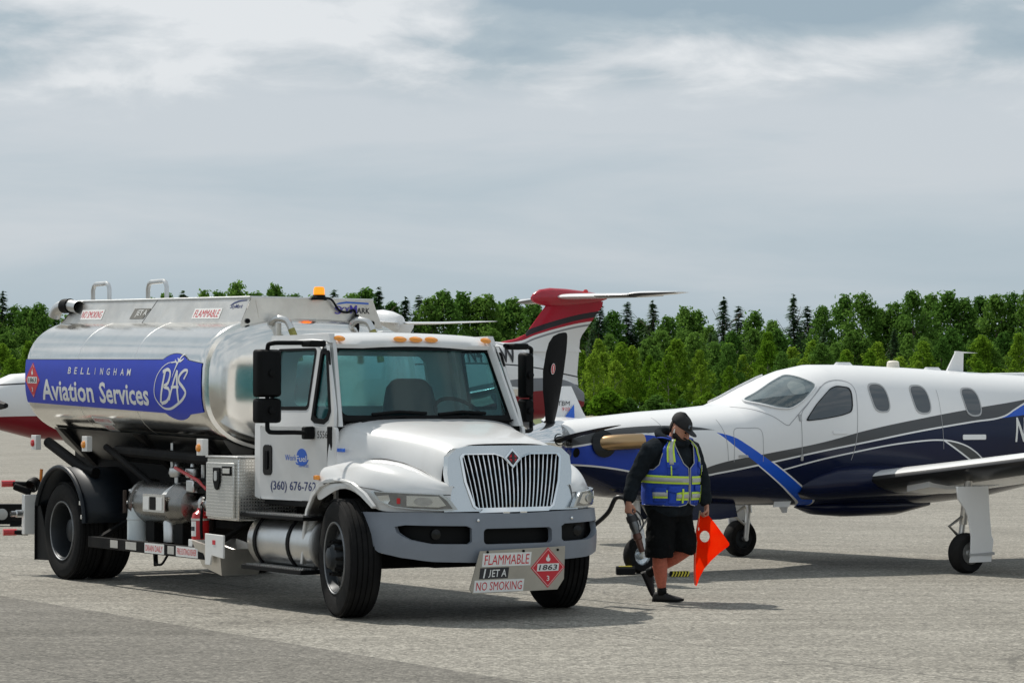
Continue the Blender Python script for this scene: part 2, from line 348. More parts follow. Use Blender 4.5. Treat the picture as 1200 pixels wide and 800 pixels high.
# --- cab
ZB=1.60
def yside(z): return 1.055 if z<=ZB else 1.055-(z-ZB)/.72*.125
def taper(u): return 1-.118*max(0,min(1,(u+1.55)/1.15))
def near(off=0,s=-1): return lambda u,v,d: (u,s*(yside(v)*taper(u)+d+off),v)
for s in (-1,1):
    door=MB().sheet([rrect(-1.575,-.385,.95,ZB,.045)],near(.004,s),.03).build('door',white,truck,bevel=.004)
    fo=[(-1.575,ZB+.002),(-.42,ZB+.002),(-.45,1.75),(-.70,2.30),(-.76,2.34),(-1.53,2.34),(-1.575,2.30)]
    win=rrect(-1.475,-.845,1.745,2.285,.04)
    MB().sheet([fo,win,[(-.775,1.68),(-.72,1.635),(-.57,1.628),(-.515,1.66),(-.50,1.73),(-.665,2.235),(-.70,2.27),(-.755,2.27),(-.775,2.24)]],near(.004,s),.03).build('door_window_frame',white,door)
    seal=MB().sheet([rrect(-1.478,-.842,1.742,2.288,.043),rrect(-1.452,-.868,1.775,2.265,.03)],near(.012,s),.026).build('window_seal',black,door)
    MB().sheet([[(-.78,1.66),(-.72,1.63),(-.57,1.62),(-.51,1.655),(-.49,1.73),(-.66,2.24),(-.70,2.28),(-.76,2.28),(-.78,2.25)],[(-.745,1.70),(-.71,1.672),(-.58,1.664),(-.545,1.69),(-.53,1.74),(-.685,2.215),(-.71,2.235),(-.735,2.235),(-.745,2.215)]],near(.012,s),.026).build('quarter_window_seal',black,door)
    MB().sheet([rrect(-1.47,-.85,1.75,2.28,.03)],near(.012,s),.006).build('window_glass',tintw,door)
    MB().sheet([[(-.77,1.68),(-.71,1.64),(-.58,1.635),(-.52,1.665),(-.505,1.73),(-.67,2.23),(-.70,2.265),(-.75,2.265),(-.77,2.24)]],near(.012,s),.006).build('quarter_window_glass',tintw,door)
    h=MB().sheet([rrect(-1.515,-1.375,1.165,1.435,.04)],near(.02,s),.022).build('door_handle',blackg,door,bevel=.006)
    if s<0:
        MB().sheet([rrect(-1.468,-1.425,1.215,1.385,.02)],near(.042,s),.012).build('handle_grip',black,h,bevel=.004)
        text('(360) 676-7624',-1.395,-.62,1.015,1.118,near(.0365,s),navyt,door,bold=.008,us=(-.6,))
        text('55563',-.665,-.475,1.500,1.562,near(.0365,s),blackt,door,bold=.004)
        MB().sheet([circ(-.905,1.335,.080,.072,22)],near(.034,s),.0035).build('globe_emblem',bluet,door)
        text('World',-1.165,-.975,1.300,1.352,near(.0375,s),bluet,door); text('Fuel',-.985,-.83,1.292,1.345,near(.0395,s),whitet,door,bold=.006)
        text('services',-.95,-.80,1.245,1.275,near(.0375,s),bluet,door)
        MB().sheet([[(-1.0,1.288),(-.98,1.28),(-.9,1.272),(-.84,1.285),(-.815,1.31),(-.80,1.31),(-.83,1.272),(-.9,1.255),(-.985,1.268)]],near(.0345,s),.004).build('emblem_swoosh',bluet,door)
    # pillars and sills around the doors
    p=MB(); p.sheet([[(-1.69,.97),(-1.585,.95),(-1.585,2.36),(-1.69,2.34)]],near(-.03,s),.058,vs=(ZB,))
    p.sheet([[(-1.68,2.345),(-.76,2.345),(-.70,2.33),(-.74,2.41),(-1.68,2.41)]],near(-.05,s),.055)
    p.build('cab_pillar',white,truck)
    box('sill_step',black,truck,-1.62,-.40,min(s*.80,s*1.02),max(s*.80,s*.97),.90,.955)
    pl=MB(); Y=lambda z:.932-(z-1.60)/.72*.10
    ring=lambda z,x: [(x-.10,s*(Y(z)+.0),z),(x+.012,s*(Y(z)-.006),z),(x+.022,s*(Y(z)-.035),z),(x-.03,s*(Y(z)-.06),z),(x-.10,s*(Y(z)-.06),z)]
    pl.loft([ring(1.60,-.40),ring(1.75,-.465),ring(2.30,-.70),ring(2.36,-.735)]); pl.build('windscreen_pillar',white,truck)
# rear wall with window, floor, cowl, roof
MB().sheet([rrect(-1.02,1.02,.95,2.36,.08),rrect(-.74,.74,1.78,2.24,.08)],lambda u,v,d:(-1.685+d,u*(1 if v<ZB else yside(v)/1.055),v),.03,vs=(ZB,)).build('rear_wall',white,truck)
MB().sheet([rrect(-.75,.75,1.77,2.25,.08)],lambda u,v,d:(-1.68+d,u,v),.006).build('rear_window',tintw,truck)
box('cab_floor',black,truck,-1.64,-.42,-1.0,1.0,.93,1.02)
box('firewall',black,truck,-.52,-.44,-.98,.98,1.0,1.60)
rf=MB(); prof=[(-.680,2.285),(-.672,2.32),(-.70,2.365),(-.78,2.405),(-.95,2.432),(-1.2,2.443),(-1.45,2.432),(-1.62,2.405),(-1.70,2.35),(-1.70,2.25)]
rows=[]
for k in range(25):
    t=-1+2*k/24; y=t*(.905+.03*0); dz=-.030*abs(t)**2.5-.06*max(0,(abs(t)-.9)/.1)**2; bx=-.05*t*t
    rows.append([(x+(bx if x>-1 else 0),y*(1-.02*(z<2.3)),z+dz if z>2.33 else z) for x,z in prof])
rf.loft(rows,closed=False,cap=False); roof=rf.build('cab_roof',white,truck,sharp=50)
for y in (-.75,-.16,.0,.16,.75):
    b=-.05*(y/.905)**2
    MB().lathe([(0,.001),(.03,.030),(.045,.0)],14,Matrix.Translation((-.705+b,y,2.352))@Matrix.Rotation(R(-35),4,'Y')@Matrix.Diagonal((1,2.3 if abs(y)<.5 else 1.9,1.05,1))).build('marker_light',amber,roof)
MB().box(-1.55,-.78,-.85,.85,2.33,2.36).build('headliner',seatm,roof)
# windscreen
def wsf(u,v,d):   # u -1..1, v 0..1
    zz=1.655+v*.655; hw=.905+(.812-.905)*v; x=-.42-v*.285-.075*u*u+.0*v
    return (x+d,u*hw,zz+.0)
MB().sheet([rrect(-1,1,0,1,.06)],wsf,.012,us=frange(-1,1,14),vs=(.25,.5,.75)).build('windscreen',tintg,truck)
MB().sheet([rrect(-1.02,1.02,-.03,1.03,.07),rrect(-.945,.945,.065,.94,.07)],lambda u,v,d:wsf(u,v,d-.012),.04,us=frange(-1,1,14),vs=(.25,.5,.75)).build('windscreen_seal',black,truck)
for y0,y1 in ((-.62,-.05),(.08,.62)):
    wv=lambda y,v:Vector(wsf(y/.96,v,.035))
    wp=MB(); wp.tube([wv(y0-.12,.02)+Vector((.03,0,-.03)),wv((y0+y1)/2+.06,.055)],.012,6); wp.tube([wv(y0,.075),wv((y0+y1)/2,.11),wv(y1,.09)],.015,6); wp.build('wiper',black,truck)
# interior
for y,zs in ((-.48,.12),(.33,.27)):
    st=MB(); st.loft([[(-1.36-.03*k,y+sx*hw_,1.22+zs*k) for sx in (-1,1)]+[(-1.22-.03*k,y+sx*hw_,1.22+zs*k) for sx in (1,-1)] for k,hw_ in ((0,.24),(1,.27),(2,.27),(2.7,.22),(3,.14))])
    st.box(-1.30,-.80,y-.25,y+.25,1.15,1.30); st.box(-1.2,-.9,y-.2,y+.2,1.0,1.15)
    st.build('seat',seatm,truck,bevel=.04,seg=3)
da=MB(); da.sheet([[(-.50,1.45),(-.50,1.665),(-.60,1.685),(-.75,1.65),(-.80,1.5),(-.78,1.40)]],lambda u,v,d:(u,-.93+d,v),1.86)
da.build('dashboard',seatm,truck,bevel=.02)
MB().tube([Vector((-.80,.52,1.70))+Matrix.Rotation(R(-50),3,'Y')@Vector((0,.23*math.cos(2*PI*k/28),.23*math.sin(2*PI*k/28))) for k in range(29)],.018,8,cap=False).tube([(-.80,.52,1.70),(-.66,.52,1.60)],.035,8).tube([(-.78,.30,1.69),(-.80,.52,1.70),(-.78,.74,1.69)],.016,6).build('steering_wheel',black,truck)
# --- hood: half sections per station (y,z) from the crown down to the bottom edge
HS=[(-.47,[(0,1.672),(.30,1.672),(.55,1.668),(.78,1.640),(.91,1.585),(.98,1.48),(1.0,1.36),(1.005,1.22),(1.005,1.10)]),
    (-.20,[(0,1.648),(.30,1.648),(.52,1.640),(.70,1.600),(.80,1.535),(.85,1.44),(.865,1.33),(.87,1.22),(.87,1.10)]),
    (.10,[(0,1.612),(.28,1.610),(.47,1.597),(.61,1.550),(.69,1.48),(.735,1.39),(.755,1.30),(.76,1.2),(.76,1.10)]),
    (.40,[(0,1.566),(.26,1.563),(.43,1.548),(.55,1.505),(.62,1.44),(.665,1.36),(.685,1.27),(.69,1.18),(.69,1.05)]),
    (.62,[(0,1.525),(.25,1.522),(.41,1.507),(.515,1.468),(.585,1.40),(.625,1.33),(.645,1.25),(.65,1.15),(.65,1.0)]),
    (.76,[(0,1.490),(.25,1.487),(.40,1.474),(.50,1.440),(.57,1.38),(.61,1.31),(.63,1.23),(.635,1.12),(.635,.98)]),
    (.805,[(0,1.464),(.25,1.462),(.395,1.451),(.49,1.42),(.555,1.365),(.595,1.30),(.615,1.22),(.62,1.11),(.62,.97)])]
def hring(x,h): return [(x,-y,z) for y,z in h[::-1]]+[(x,y,z) for y,z in h[1:]]
hood=MB().loft([hring(x,h) for x,h in HS],closed=False,cap=False).build('hood',white,truck,sharp=60,subs=2)
MB().sheet([rrect(-.62,-.42,-.90,.90,.03)],lambda u,v,d:(u,v*.97,1.645+d-.0),.014).build('cowl_panel',black,truck)
# grille surround + grille
def gx(v): return .845+(1.44-v)*.10
def gmap(u,v,d): return (gx(v)-.10*u*u+d,u,v)
outer=[(-.40,1.448),(-.52,1.425),(-.60,1.36),(-.615,1.22),(-.60,1.10),(-.61,1.0),(-.66,.935),(-.66,.905),(.66,.905),(.66,.935),(.61,1.0),(.60,1.10),(.615,1.22),(.60,1.36),(.52,1.425),(.40,1.448)]
gop=[(-.50,1.355),(-.475,1.385),(-.18,1.385),(-.10,1.36),(0,1.265),(.10,1.36),(.18,1.385),(.475,1.385),(.50,1.355),(.47,1.15),(.40,.945),(.37,.925),(-.37,.925),(-.40,.945),(-.47,1.15)]
gs=MB().sheet([outer,gop],gmap,.07,us=frange(-.6,.6,12)).build('grille_surround',silver,truck,bevel=.012,seg=3)
MB().sheet([rrect(-.56,.56,.90,1.42,.05)],lambda u,v,d:gmap(u,v,d-.02),.012,us=frange(-.6,.6,12)).build('grille_mesh',black,gs)
for k in range(21):
    u=-.462+.924*k/20; ut=u*1.0; ub=u*.80
    if abs(ut)<.004: ztop=1.27
    elif abs(ut)<.10: ztop=1.265+.095*abs(ut)/.10
    else: ztop=1.36+.02*min(1,(abs(ut)-.1)/.08)
    A=Vector(gmap(ut,ztop,.055)); Bb=Vector(gmap(ub,.928,.055)); c=(A+Bb)/2; bow=Vector((.012,0,0))
    bar=MB(); rr=[]
    for q in range(5):
        t=q/4; p=A.lerp(Bb,t)+bow*(1-(2*t-1)**2); rr.append([p+Vector(v) for v in ((.010,-.003,0),(.010,.003,0),(.0,.0075,0),(-.03,.006,0),(-.03,-.006,0),(0,-.0075,0))])
    bar.loft(rr).build('grille_bar',chrome,gs,sharp=60)
rim=MB(); gi=[(u*.955,1.15+(v-1.15)*.955) for u,v in gop]
rim.sheet([gop,gi],lambda u,v,d:gmap(u,v,d+.045),.035,us=frange(-.6,.6,12)); rim.build('grille_rim',chrome,gs)
MB().sheet([[(-.31,.93),(.37,.93),(.33,.900),(-.35,.895)]],lambda u,v,d:(gx(v)+.06-.1*u*u+d,u,v),.03,us=frange(-.4,.4,6)).build('grille_lower_trim',chrome,gs)
em=MB().sheet([[(0,1.425),(.078,1.345),(0,1.262),(-.078,1.345)]],lambda u,v,d:(gx(v)+.055+d,u,v),.025).build('emblem',chrome,gs,bevel=.004)
MB().sheet([[(0,1.402),(.057,1.345),(0,1.285),(-.057,1.345)]],lambda u,v,d:(gx(v)+.080+d,u,v),.004).build('emblem_field',blackt,em)
for tri in ([(-.040,1.350),(.040,1.350),(0,1.392)],[(-.040,1.338),(.040,1.338),(0,1.296)]): MB().sheet([tri],lambda u,v,d:(gx(v)+.084+d,u,v),.004).build('emblem_mark',redt,em)
MB().sheet([[(-.013,1.30),(.013,1.30),(.013,1.39),(-.013,1.39)]],lambda u,v,d:(gx(v)+.0885+d,u,v),.003).build('emblem_bar',blackt,em)
# --- fenders, headlights
PC=[(-.46,1.10),(.0,1.125),(.30,1.11),(.46,1.05),(.60,.985),(.74,.885),(.86,.735),(.93,.60)]   # plan curve of the outer edge
for s in (-1,1):
    f=MB(); rings=[]
    def outy(x): return lerp([p[0] for p in PC],[p[1] for p in PC],x)
    def hoody(x,z):
        for i in range(len(HS)-1):
            if HS[i][0]<=x<=HS[i+1][0] or i==len(HS)-2:
                t=min(1,max(0,(x-HS[i][0])/(HS[i+1][0]-HS[i][0])))
                h=[(a[0]*(1-t)+b[0]*t,a[1]*(1-t)+b[1]*t) for a,b in zip(HS[i][1],HS[i+1][1])]
                break
        zs=[q[1] for q in h][::-1]; ys=[q[0] for q in h][::-1]
        return lerp(zs,ys,z)
    for i,(px,py) in enumerate(PC):
        crest=lerp([-.46,-.2,.05,.35,.6,.8,.93],[1.255,1.325,1.345,1.315,1.245,1.165,1.115],px)
        yin=hoody(px,crest-.005)-.02 if px<.78 else .56
        top=lerp([-.46,0,.4,.6,.93],[1.13,1.165,1.125,1.09,1.075],px)
        if abs(px)<.62: bot=max(.60,.50+math.sqrt(max(0,.625**2-(px+.01)**2)))
        else: bot=.9
        if px>.44: bot=max(.905,min(bot,.99)) if px<.5 else .905
        yo=py
        rings.append([(px,s*yin,crest-.02),(px,s*(yin+(yo-yin)*.25),crest+.004),(px,s*(yin+(yo-yin)*.55),crest-.004),(px,s*(yin+(yo-yin)*.82),crest-.045),(px,s*(yo-.012),top+.015),(px,s*yo,top-.03),(px,s*(yo+.004),(top+bot)/2-.01),(px,s*yo,bot)])
    fen=f.loft(rings,closed=False,cap=False).build('fender',white,truck,sharp=60,subs=2)
    tube('fender_seam',black,fen,smooth_path([Vector(r_[0])*.5+Vector(r_[1])*.5+Vector((0,0,-.004)) for r_ in rings[:-1]],4),.0045,6); tube('fender_seam',black,fen,smooth_path([Vector(r_[5])+Vector((0,s*.0005,0)) for r_ in rings],4),.003,6)
    # wheel-arch skirt behind the tyre and lip
    arch=[(-.735,.41),(-.70,.55),(-.685,.70),(-.62,.87),(-.50,1.0),(-.36,1.085),(-.2,1.125),(0,1.14),(.2,1.11),(.36,1.03),(.50,.93)]
    outl=[(-.765,.41),(-.735,.55),(-.72,.71),(-.655,.885),(-.535,1.025),(-.40,1.115),(-.25,1.155),(0,1.172),(.23,1.14),(.40,1.06),(.515,.95)]
    MB().sheet([arch+outl[::-1]],lambda u,v,d:(u,s*(1.10-.07*max(0,-u-.40)+.02*(u>0)-.3*max(0,u-.28)**1.2+d),v),.035).build('wheel_arch_lip',white,fen,bevel=.008)
    inner=MB(); inner.loft([[(x,s*1.10,z) for x,z in arch],[(x,s*.72,z) for x,z in arch]],closed=False,cap=False); inner.build('wheel_arch_liner',cool if s<0 else black,fen)
    box('arch_side_light',amber,fen,-.50,-.43,min(s*1.09,s*1.125),max(s*1.09,s*1.125),1.145,1.185,bevel=.008)
    # headlight on the plan curve
    L=[0]
    for a,b in zip(PC,PC[1:]): L.append(L[-1]+math.hypot(b[0]-a[0],b[1]-a[1]))
    s0=lerp([p[0] for p in PC],L,.44); s1=L[-1]+.05
    def hm(u,v,d):
        t=s0+(s1-s0)*u; x=lerp(L,[p[0] for p in PC],t); y=lerp(L,[p[1] for p in PC],t)
        if t>L[-1]: x+= (t-L[-1])*.45; y-=(t-L[-1])*.89
        tt=max(0,min(1,(t-s0)/(s1-s0))); nx=.35+.6*tt; ny=math.sqrt(1-min(.95,nx)**2)
        return (x+nx*d,s*(y+ny*d),v)
    hl=[(.0,1.075),(.25,1.070),(.55,1.062),(.84,1.052),(.93,1.0),(1.0,.925),(.82,.918),(.55,.928),(.3,.945),(.12,.99),(.03,1.045)]
    hh=MB().sheet([hl],lambda u,v,d:hm(u,v,d+.006),.028,us=frange(0,1,16)).build('headlight',silver,truck,bevel=.006)
    ctr=(.52,1.0); sh=lambda k:[(ctr[0]+(a-ctr[0])*k,ctr[1]+(b-ctr[1])*k) for a,b in hl]
    MB().sheet([hl,sh(.90)],lambda u,v,d:hm(u,v,d+.034),.008,us=frange(0,1,16)).build('headlight_bezel',silver,hh)
    MB().sheet([sh(.89)],lambda u,v,d:hm(u,v,d+.036),.004,us=frange(0,1,16)).build('headlight_lens',lensd,hh)
    MB().sheet([rrect(.345,.385,.972,1.02,.01)],lambda u,v,d:hm(u,v,d+.041),.004,us=(.36,)).build('turn_lens',redl if s<0 else amber,hh)
    MB().sheet([[(.46,.955),(.46,1.04),(.80,1.035),(.88,.96),(.8,.945)]],lambda u,v,d:hm(u,v,d+.041),.006,us=frange(.4,.9,6)).build('lamp_unit',reflm,hh)
    MB().sheet([[(.10,1.035),(.13,1.0),(.24,.97),(.27,1.0),(.25,1.045)]],lambda u,v,d:hm(u,v,d+.041),.006,us=(.15,.2)).build('lamp_unit',reflm,hh); MB().sheet([circ(.64,.992,.10,.036,20)],lambda u,v,d:hm(u,v,d+.048),.006,us=frange(.55,.73,6)).build('lamp_bulb_glass',clear,hh)
# --- bumper on its own plan curve, half-length parameter u = signed arc length
BC=[(.97,0),(.965,.2),(.945,.41),(.90,.63),(.83,.79),(.72,.91),(.57,.985),(.40,1.025),(.22,1.035)]
BL=[0]
for a,b in zip(BC,BC[1:]): BL.append(BL[-1]+math.hypot(b[0]-a[0],b[1]-a[1]))
def bmap(off):
    def f(u,v,d):
        a=abs(u); x=lerp(BL,[p[0] for p in BC],a); y=lerp(BL,[p[1] for p in BC],a)
        a2=a+.05; x2=lerp(BL,[p[0] for p in BC],a2); y2=lerp(BL,[p[1] for p in BC],a2)
        tx,ty=(x2-x,y2-y); l=math.hypot(tx,ty) or 1
        if l<1e-6 or a>BL[-1]-.06: tx,ty,l=(-1,0,1)
        nx,ny=ty/l,-tx/l
        bul=.018*math.sin(max(0,min(1,(v-.46)/.43))*PI)
        return (x+nx*(d+off+bul),math.copysign(1,u)*(y+ny*(d+off+bul)) if a>1e-6 else 0,v)
    return f
LE=BL[-1]
bo=[(-LE,.895),(-LE+.28,.90),(-.8,.905),(0,.885),(.8,.905),(LE-.28,.90),(LE,.895),(LE-.06,.78),(LE-.20,.625),(LE-.30,.57),(LE-.5,.535),(.75,.50),(.35,.485),(0,.482),(-.35,.485),(-.75,.50),(-LE+.5,.535),(-LE+.30,.57),(-LE+.20,.625),(-LE+.06,.78)]
holes=[rrect(-.33,.33,.635,.765,.035)]
for s in (-1,1): 
    h=[(s*.43,.77),(s*.47,.79),(s*.95,.80),(s*1.04,.785),(s*1.02,.74),(s*.92,.68),(s*.75,.645),(s*.46,.64),(s*.43,.66)]
    holes.append(h)
bump=MB().sheet([bo]+holes,bmap(0),.05,us=frange(-LE,LE,40),vs=(.55,.65,.75,.83)).build('bumper',greyb,truck,sharp=40,bevel=.008)
MB().sheet([[(-1.15,.60),(1.15,.60),(1.15,.83),(-1.15,.83)]],bmap(-.06),.02,us=frange(-1.2,1.2,24)).build('bumper_backing',black,bump)
for u in (-.38,.55): 
    p=bmap(.055)(u,.835,0); MB().lathe([(0,.014),(.01,.012),(.014,0)],8,Matrix.Translation(p)).build('bumper_bolt',chrome,bump)
for s in (-1,1): MB().lathe([(0,.045),(.03,.045),(.035,0)],14,Matrix.Translation((.83,s*.70,.72))).build('fog_lamp',blackg,bump)
MB().sheet([[(LE-.12,.58+.09),(LE-.08,.67),(LE-.05,.86),(LE-.09,.86)]],bmap(.052),.006).build('reflector_strip',redl,bump)
box('tow_bracket',chrome,bump,.93,.99,-.13,-.06,.885,.902,.003); box('tow_bracket',chrome,bump,.93,.99,.04,.11,.885,.902,.003)
# --- hazard board under the bumper
def smap(off): return lambda u,v,d:(1.065+(v-.62)*.02+d+off,u,v)
board=MB().sheet([[(-.405,.585),(.435,.605),(.425,.33),(.36,.245),(-.47,.235),(-.50,.275)]],smap(0),.006).build('hazard_board',boardm,truck)
def bsign(txt,u0,u1,v0,v1,back,fore,sh=.2,b=.0):
    k=MB().sheet([[(u0+(v0-v1)*0-.03*0,v0),(u1-.012,v0),(u1,v1),(u0+.012,v1)]],smap(.006),.003).build('board_sticker',back,board)
    (text(txt,u0+.022,u1-.022,v0+.015,v1-.015,smap(.0105),fore,k,bold=b,shear=sh) if txt[0]!='J' else [text('J',u0+.085,u0+.115,v0+.010,v1-.015,smap(.0105),fore,k,bold=b,shear=sh),text('ET A',u0+.120,u1-.03,v0+.015,v1-.015,smap(.0105),fore,k,bold=b,shear=sh)]); return k
bsign('FLAMMABLE',-.385,.10,.455,.565,wsticker,redt,.15,0); kk=bsign('JET A',-.41,-.12,.355,.445,blackt,whitet,.15,.008)
MB().sheet([[(-.375,.362),(-.362,.362),(-.345,.437),(-.358,.437)]],smap(.0105),.001).build('sticker_bar',whitet,kk)
bsign('NO SMOKING',-.465,.03,.245,.345,wsticker,redt,.15,0)
def placard(parent,fn,cu,cv,hw,hh,text_dark=blackt):
    dia=lambda k:[(cu,cv+hh*k),(cu+hw*k,cv),(cu,cv-hh*k),(cu-hw*k,cv)]
    p=MB().sheet([dia(1)],lambda u,v,d:fn(u,v,d),.004,us=(cu,),vs=(cv-hh*.5,cv,cv+hh*.5)).build('hazard_placard',redt,parent)
    MB().sheet([dia(.93),dia(.905)],lambda u,v,d:fn(u,v,d+.0045),0,us=(cu,),vs=(cv,)).build('placard_border',whitet,p)
    MB().sheet([[(cu-hw*.66,cv-hh*.17),(cu+hw*.62,cv-hh*.17),(cu+hw*.66,cv+hh*.2),(cu-hw*.62,cv+hh*.2)]],lambda u,v,d:fn(u,v,d+.005),.0,us=(cu,),vs=(cv,)).build('placard_panel',wsticker,p)
    text('1863',cu-hw*.55,cu+hw*.55,cv-hh*.12,cv+hh*.15,lambda u,v,d:fn(u,v,.0065),text_dark,p,bold=.015,shear=.15,vs=(cv,),us=(cu,))
    text('3',cu-hw*.08,cu+hw*.08,cv-hh*.66,cv-hh*.40,lambda u,v,d:fn(u,v,.0065),whitet,p,bold=.01)
    MB().sheet([flame_pts(cu,cv+hh*.30,hh*.38)],lambda u,v,d:fn(u,v,.0065),0).build('flame_symbol',whitet,p)
placard(board,smap(.006),.262,.43,.168,.168)
for u in (-.33,.02,.36): MB().lathe([(0,.012),(.008,.01),(.01,0)],8,Matrix.Translation((1.071,u,.575))).build('board_bolt',black,board)
box('hood_badge',bluet,hood,-.42,-.27,-.952,-.935,1.385,1.415,.003)
# ------------------------------------------------------------------ tank and everything behind the cab
def tz(x): return (-2.6-x)*.024
TW,TZ,TH,TE=1.15,1.985,.655,2.85
def tank_ring(x,k=1,n=56,kz=None):
    out=[]
    for i in range(n):
        t=2*PI*i/n; c,s=math.cos(t),math.sin(t)
        out.append((x,TW*k*math.copysign(abs(c)**(2/TE),c),TZ+TH*(kz or k)*math.copysign(abs(s)**(2/TE),s)+tz(x)))
    return out
def tank_y(z,k=1):
    t=min(.999,abs(z-TZ)/TH); return TW*k*(1-t**TE)**(1/TE)
tk=MB().loft([tank_ring(x,k) for x,k in ((-6.98,.94),(-6.97,1.0),(-6.90,1.003),(-6.88,1.0),(-4.8,1.0),(-2.76,1.0),(-2.70,1.002),(-2.655,.997),(-2.64,.985),(-2.64,.965))],cap=False)
tk.loft([tank_ring(x,k) for x,k in ((-2.64,.965),(-2.655,.955),(-2.62,.93),(-2.57,.86),(-2.545,.74),(-2.53,.5),(-2.525,.2),(-2.525,.02))])
tk.loft([tank_ring(x,k) for x,k in ((-6.98,.94),(-7.04,.8),(-7.06,.5),(-7.065,.02))])
tank=tk.build('tank',steel,truck,sharp=32)
def tside(off,s=-1): return lambda u,v,d:(u,s*(tank_y(v)+d+off),v+tz(u))
VS=frange(1.5,2.5,20)
so_=[(-6.985,1.722),(-3.62,1.722)]; 
disc=circ(-3.255,1.945,.47,.315,40)
# union of band and disc outlined by hand
import itertools
top=[p for p in disc if p[1]>2.172]; top.sort(key=lambda p:p[0]); bot=[p for p in disc if p[1]<1.718]; bot.sort(key=lambda p:p[0])
so_=[(-6.985,1.718)]+bot+[(-2.665,1.718),(-2.665,2.172)]+top[::-1]+[(-6.985,2.172)]
sign=MB().sheet([so_],tside(.003),.003,vs=VS).build('tank_sign',bluesign,tank)
MB().sheet([[(-6.985,2.172),(-6.985,2.178)]+[(a,b+.006) for a,b in top]+[(-2.665,2.178),(-2.665,2.172)]+top[::-1]],tside(.007),0,vs=VS).build('sign_edge',blackt,sign)
f8=tside(.0085)
for i,ch in enumerate('BELLINGHAM'):
    w_=.085 if ch not in 'IM' else (.022 if ch=='I' else .10); u=-5.78+i*(1.49/9)-w_/2; text(ch,u,u+w_,2.037,2.105,f8,whitet,sign,bold=.012,shear=.2,name='letter')
text('Aviation',-6.53,-5.17,1.752,1.972,f8,whitet,sign,bold=.022,vs=VS)
text('Services',-5.02,-3.835,1.752,1.965,f8,whitet,sign,bold=.022,vs=VS)
placard(sign,tside(.006),-6.775,1.955,.20,.185)
def stroke(pts,ws,name='emblem_stroke',k=5):
    P=[Vector((*p,0)) for p in pts]; P=smooth_path(P,k); L=[];Rr=[]
    for i,p in enumerate(P):
        t=(P[min(i+1,len(P)-1)]-P[max(i-1,0)]); t.x*=1; t.normalize(); n=Vector((-t.y,t.x,0))
        ww=lerp([0,.5,1],ws,i/(len(P)-1)) if isinstance(ws,tuple) else ws
        L.append(p+n*ww); Rr.append(p-n*ww)
    o=[]; mb=MB()
    V=[f8(q.x,q.y,0) for q in L+Rr]; n=len(L); mb.add(V,[(i,i+1,n+i+1,n+i) for i in range(n-1)]); return mb.build(name,whitet,sign,fix=False,sharp=None)
def px(a,b):   # logo drawn on a 0..1 square spanning the disc
    return (-3.725+a*.94,1.63+b*.63)
stroke([px(*p) for p in ((.24,.72),(.36,.76),(.42,.70),(.37,.56),(.27,.50),(.38,.47),(.40,.38),(.32,.28),(.18,.24))],.016)
stroke([px(*p) for p in ((.30,.74),(.26,.60),(.21,.42),(.17,.25))],.018)
stroke([px(*p) for p in ((.38,.30),(.46,.48),(.53,.64),(.58,.75))],.015); stroke([px(*p) for p in ((.58,.75),(.58,.60),(.59,.42),(.60,.27))],.018); stroke([px(*p) for p in ((.44,.49),(.53,.50),(.62,.50))],.013)
stroke([px(*p) for p in ((.74,.62),(.80,.70),(.82,.75),(.74,.75),(.64,.67),(.63,.58),(.72,.50),(.78,.42),(.70,.32),(.56,.24),(.38,.17),(.22,.17),(.11,.24))],(.010,.018,.008),k=6)
stroke([px(*p) for p in ((.11,.24),(.04,.34),(.035,.48),(.09,.64),(.20,.77),(.32,.845),(.42,.87))],(.008,.006,.003))
stroke([px(*p) for p in ((.46,.64),(.52,.76),(.57,.86),(.63,.95),(.69,1.0))],(.002,.012,.006))
stroke([px(*p) for p in ((.42,.865),(.50,.875),(.55,.88))],.006); stroke([px(*p) for p in ((.55,.935),(.62,.89),(.70,.93))],(.004,.012,.004)); stroke([px(*p) for p in ((.50,.91),(.53,.87),(.56,.85))],.006)
es=MB().sheet([[(-5.44,1.545),(-4.98,1.535),(-4.96,1.60),(-5.43,1.61)]],tside(.003),.002,vs=VS).build('shutoff_sticker',wsticker,tank)
text('EMERGENCY FUEL',-5.41,-5.0,1.557,1.59,tside(.0062),redt,es)
es=MB().sheet([[(-5.34,1.45),(-5.10,1.45),(-5.06,1.533),(-5.38,1.54)]],tside(.003),.002,vs=VS).build('shutoff_sticker',wsticker,tank)
text('SHUT OFF',-5.31,-5.1,1.48,1.52,tside(.0062),redt,es)
# weld seams on the shell
for x in (-5.6,-4.2): MB().loft([tank_ring(x-.006,1.0),tank_ring(x,1.0015),tank_ring(x+.006,1.0)],cap=False).build('weld_seam',alu,tank)
# --- top box (rollover guard): tapered housing along the tank crown
def bxf(x,s): # side panel mapping helper: v 0 bottom..1 top
    return None
zb,zt=2.505,2.795
def bside(off,s=-1): return lambda u,v,d:(u,s*(.775-(v-zb)/(zt-zb)*.125+d+off),v+tz(u))
xs0,xs1=-7.06,-6.75; xf0,xf1=-2.65,-2.62
tb=MB()
for s in (-1,1): tb.sheet([[(xs0,zb-.06),(xf0,zb-.06),(xf1-.03,zt),(xs1,zt)]],bside(-.004,s),.004)
def bfront(off): return lambda u,v,d:(-2.645+(v-zb)*.05+d+off,u,v+tz(-2.65))
tb.sheet([[(-.775,zb),(-.70,zb+.03),(-.4,zb+.085),(0,zb+.105),(.4,zb+.085),(.70,zb+.03),(.775,zb),(.65,zt),(-.65,zt)]],bfront(0),.004)
tb.add([(-7.06,-.775,zb+tz(-7.06)),(-7.06,.775,zb+tz(-7.06)),(-6.75,.65,zt+tz(-6.75)),(-6.75,-.65,zt+tz(-6.75))],[(0,1,2,3)])
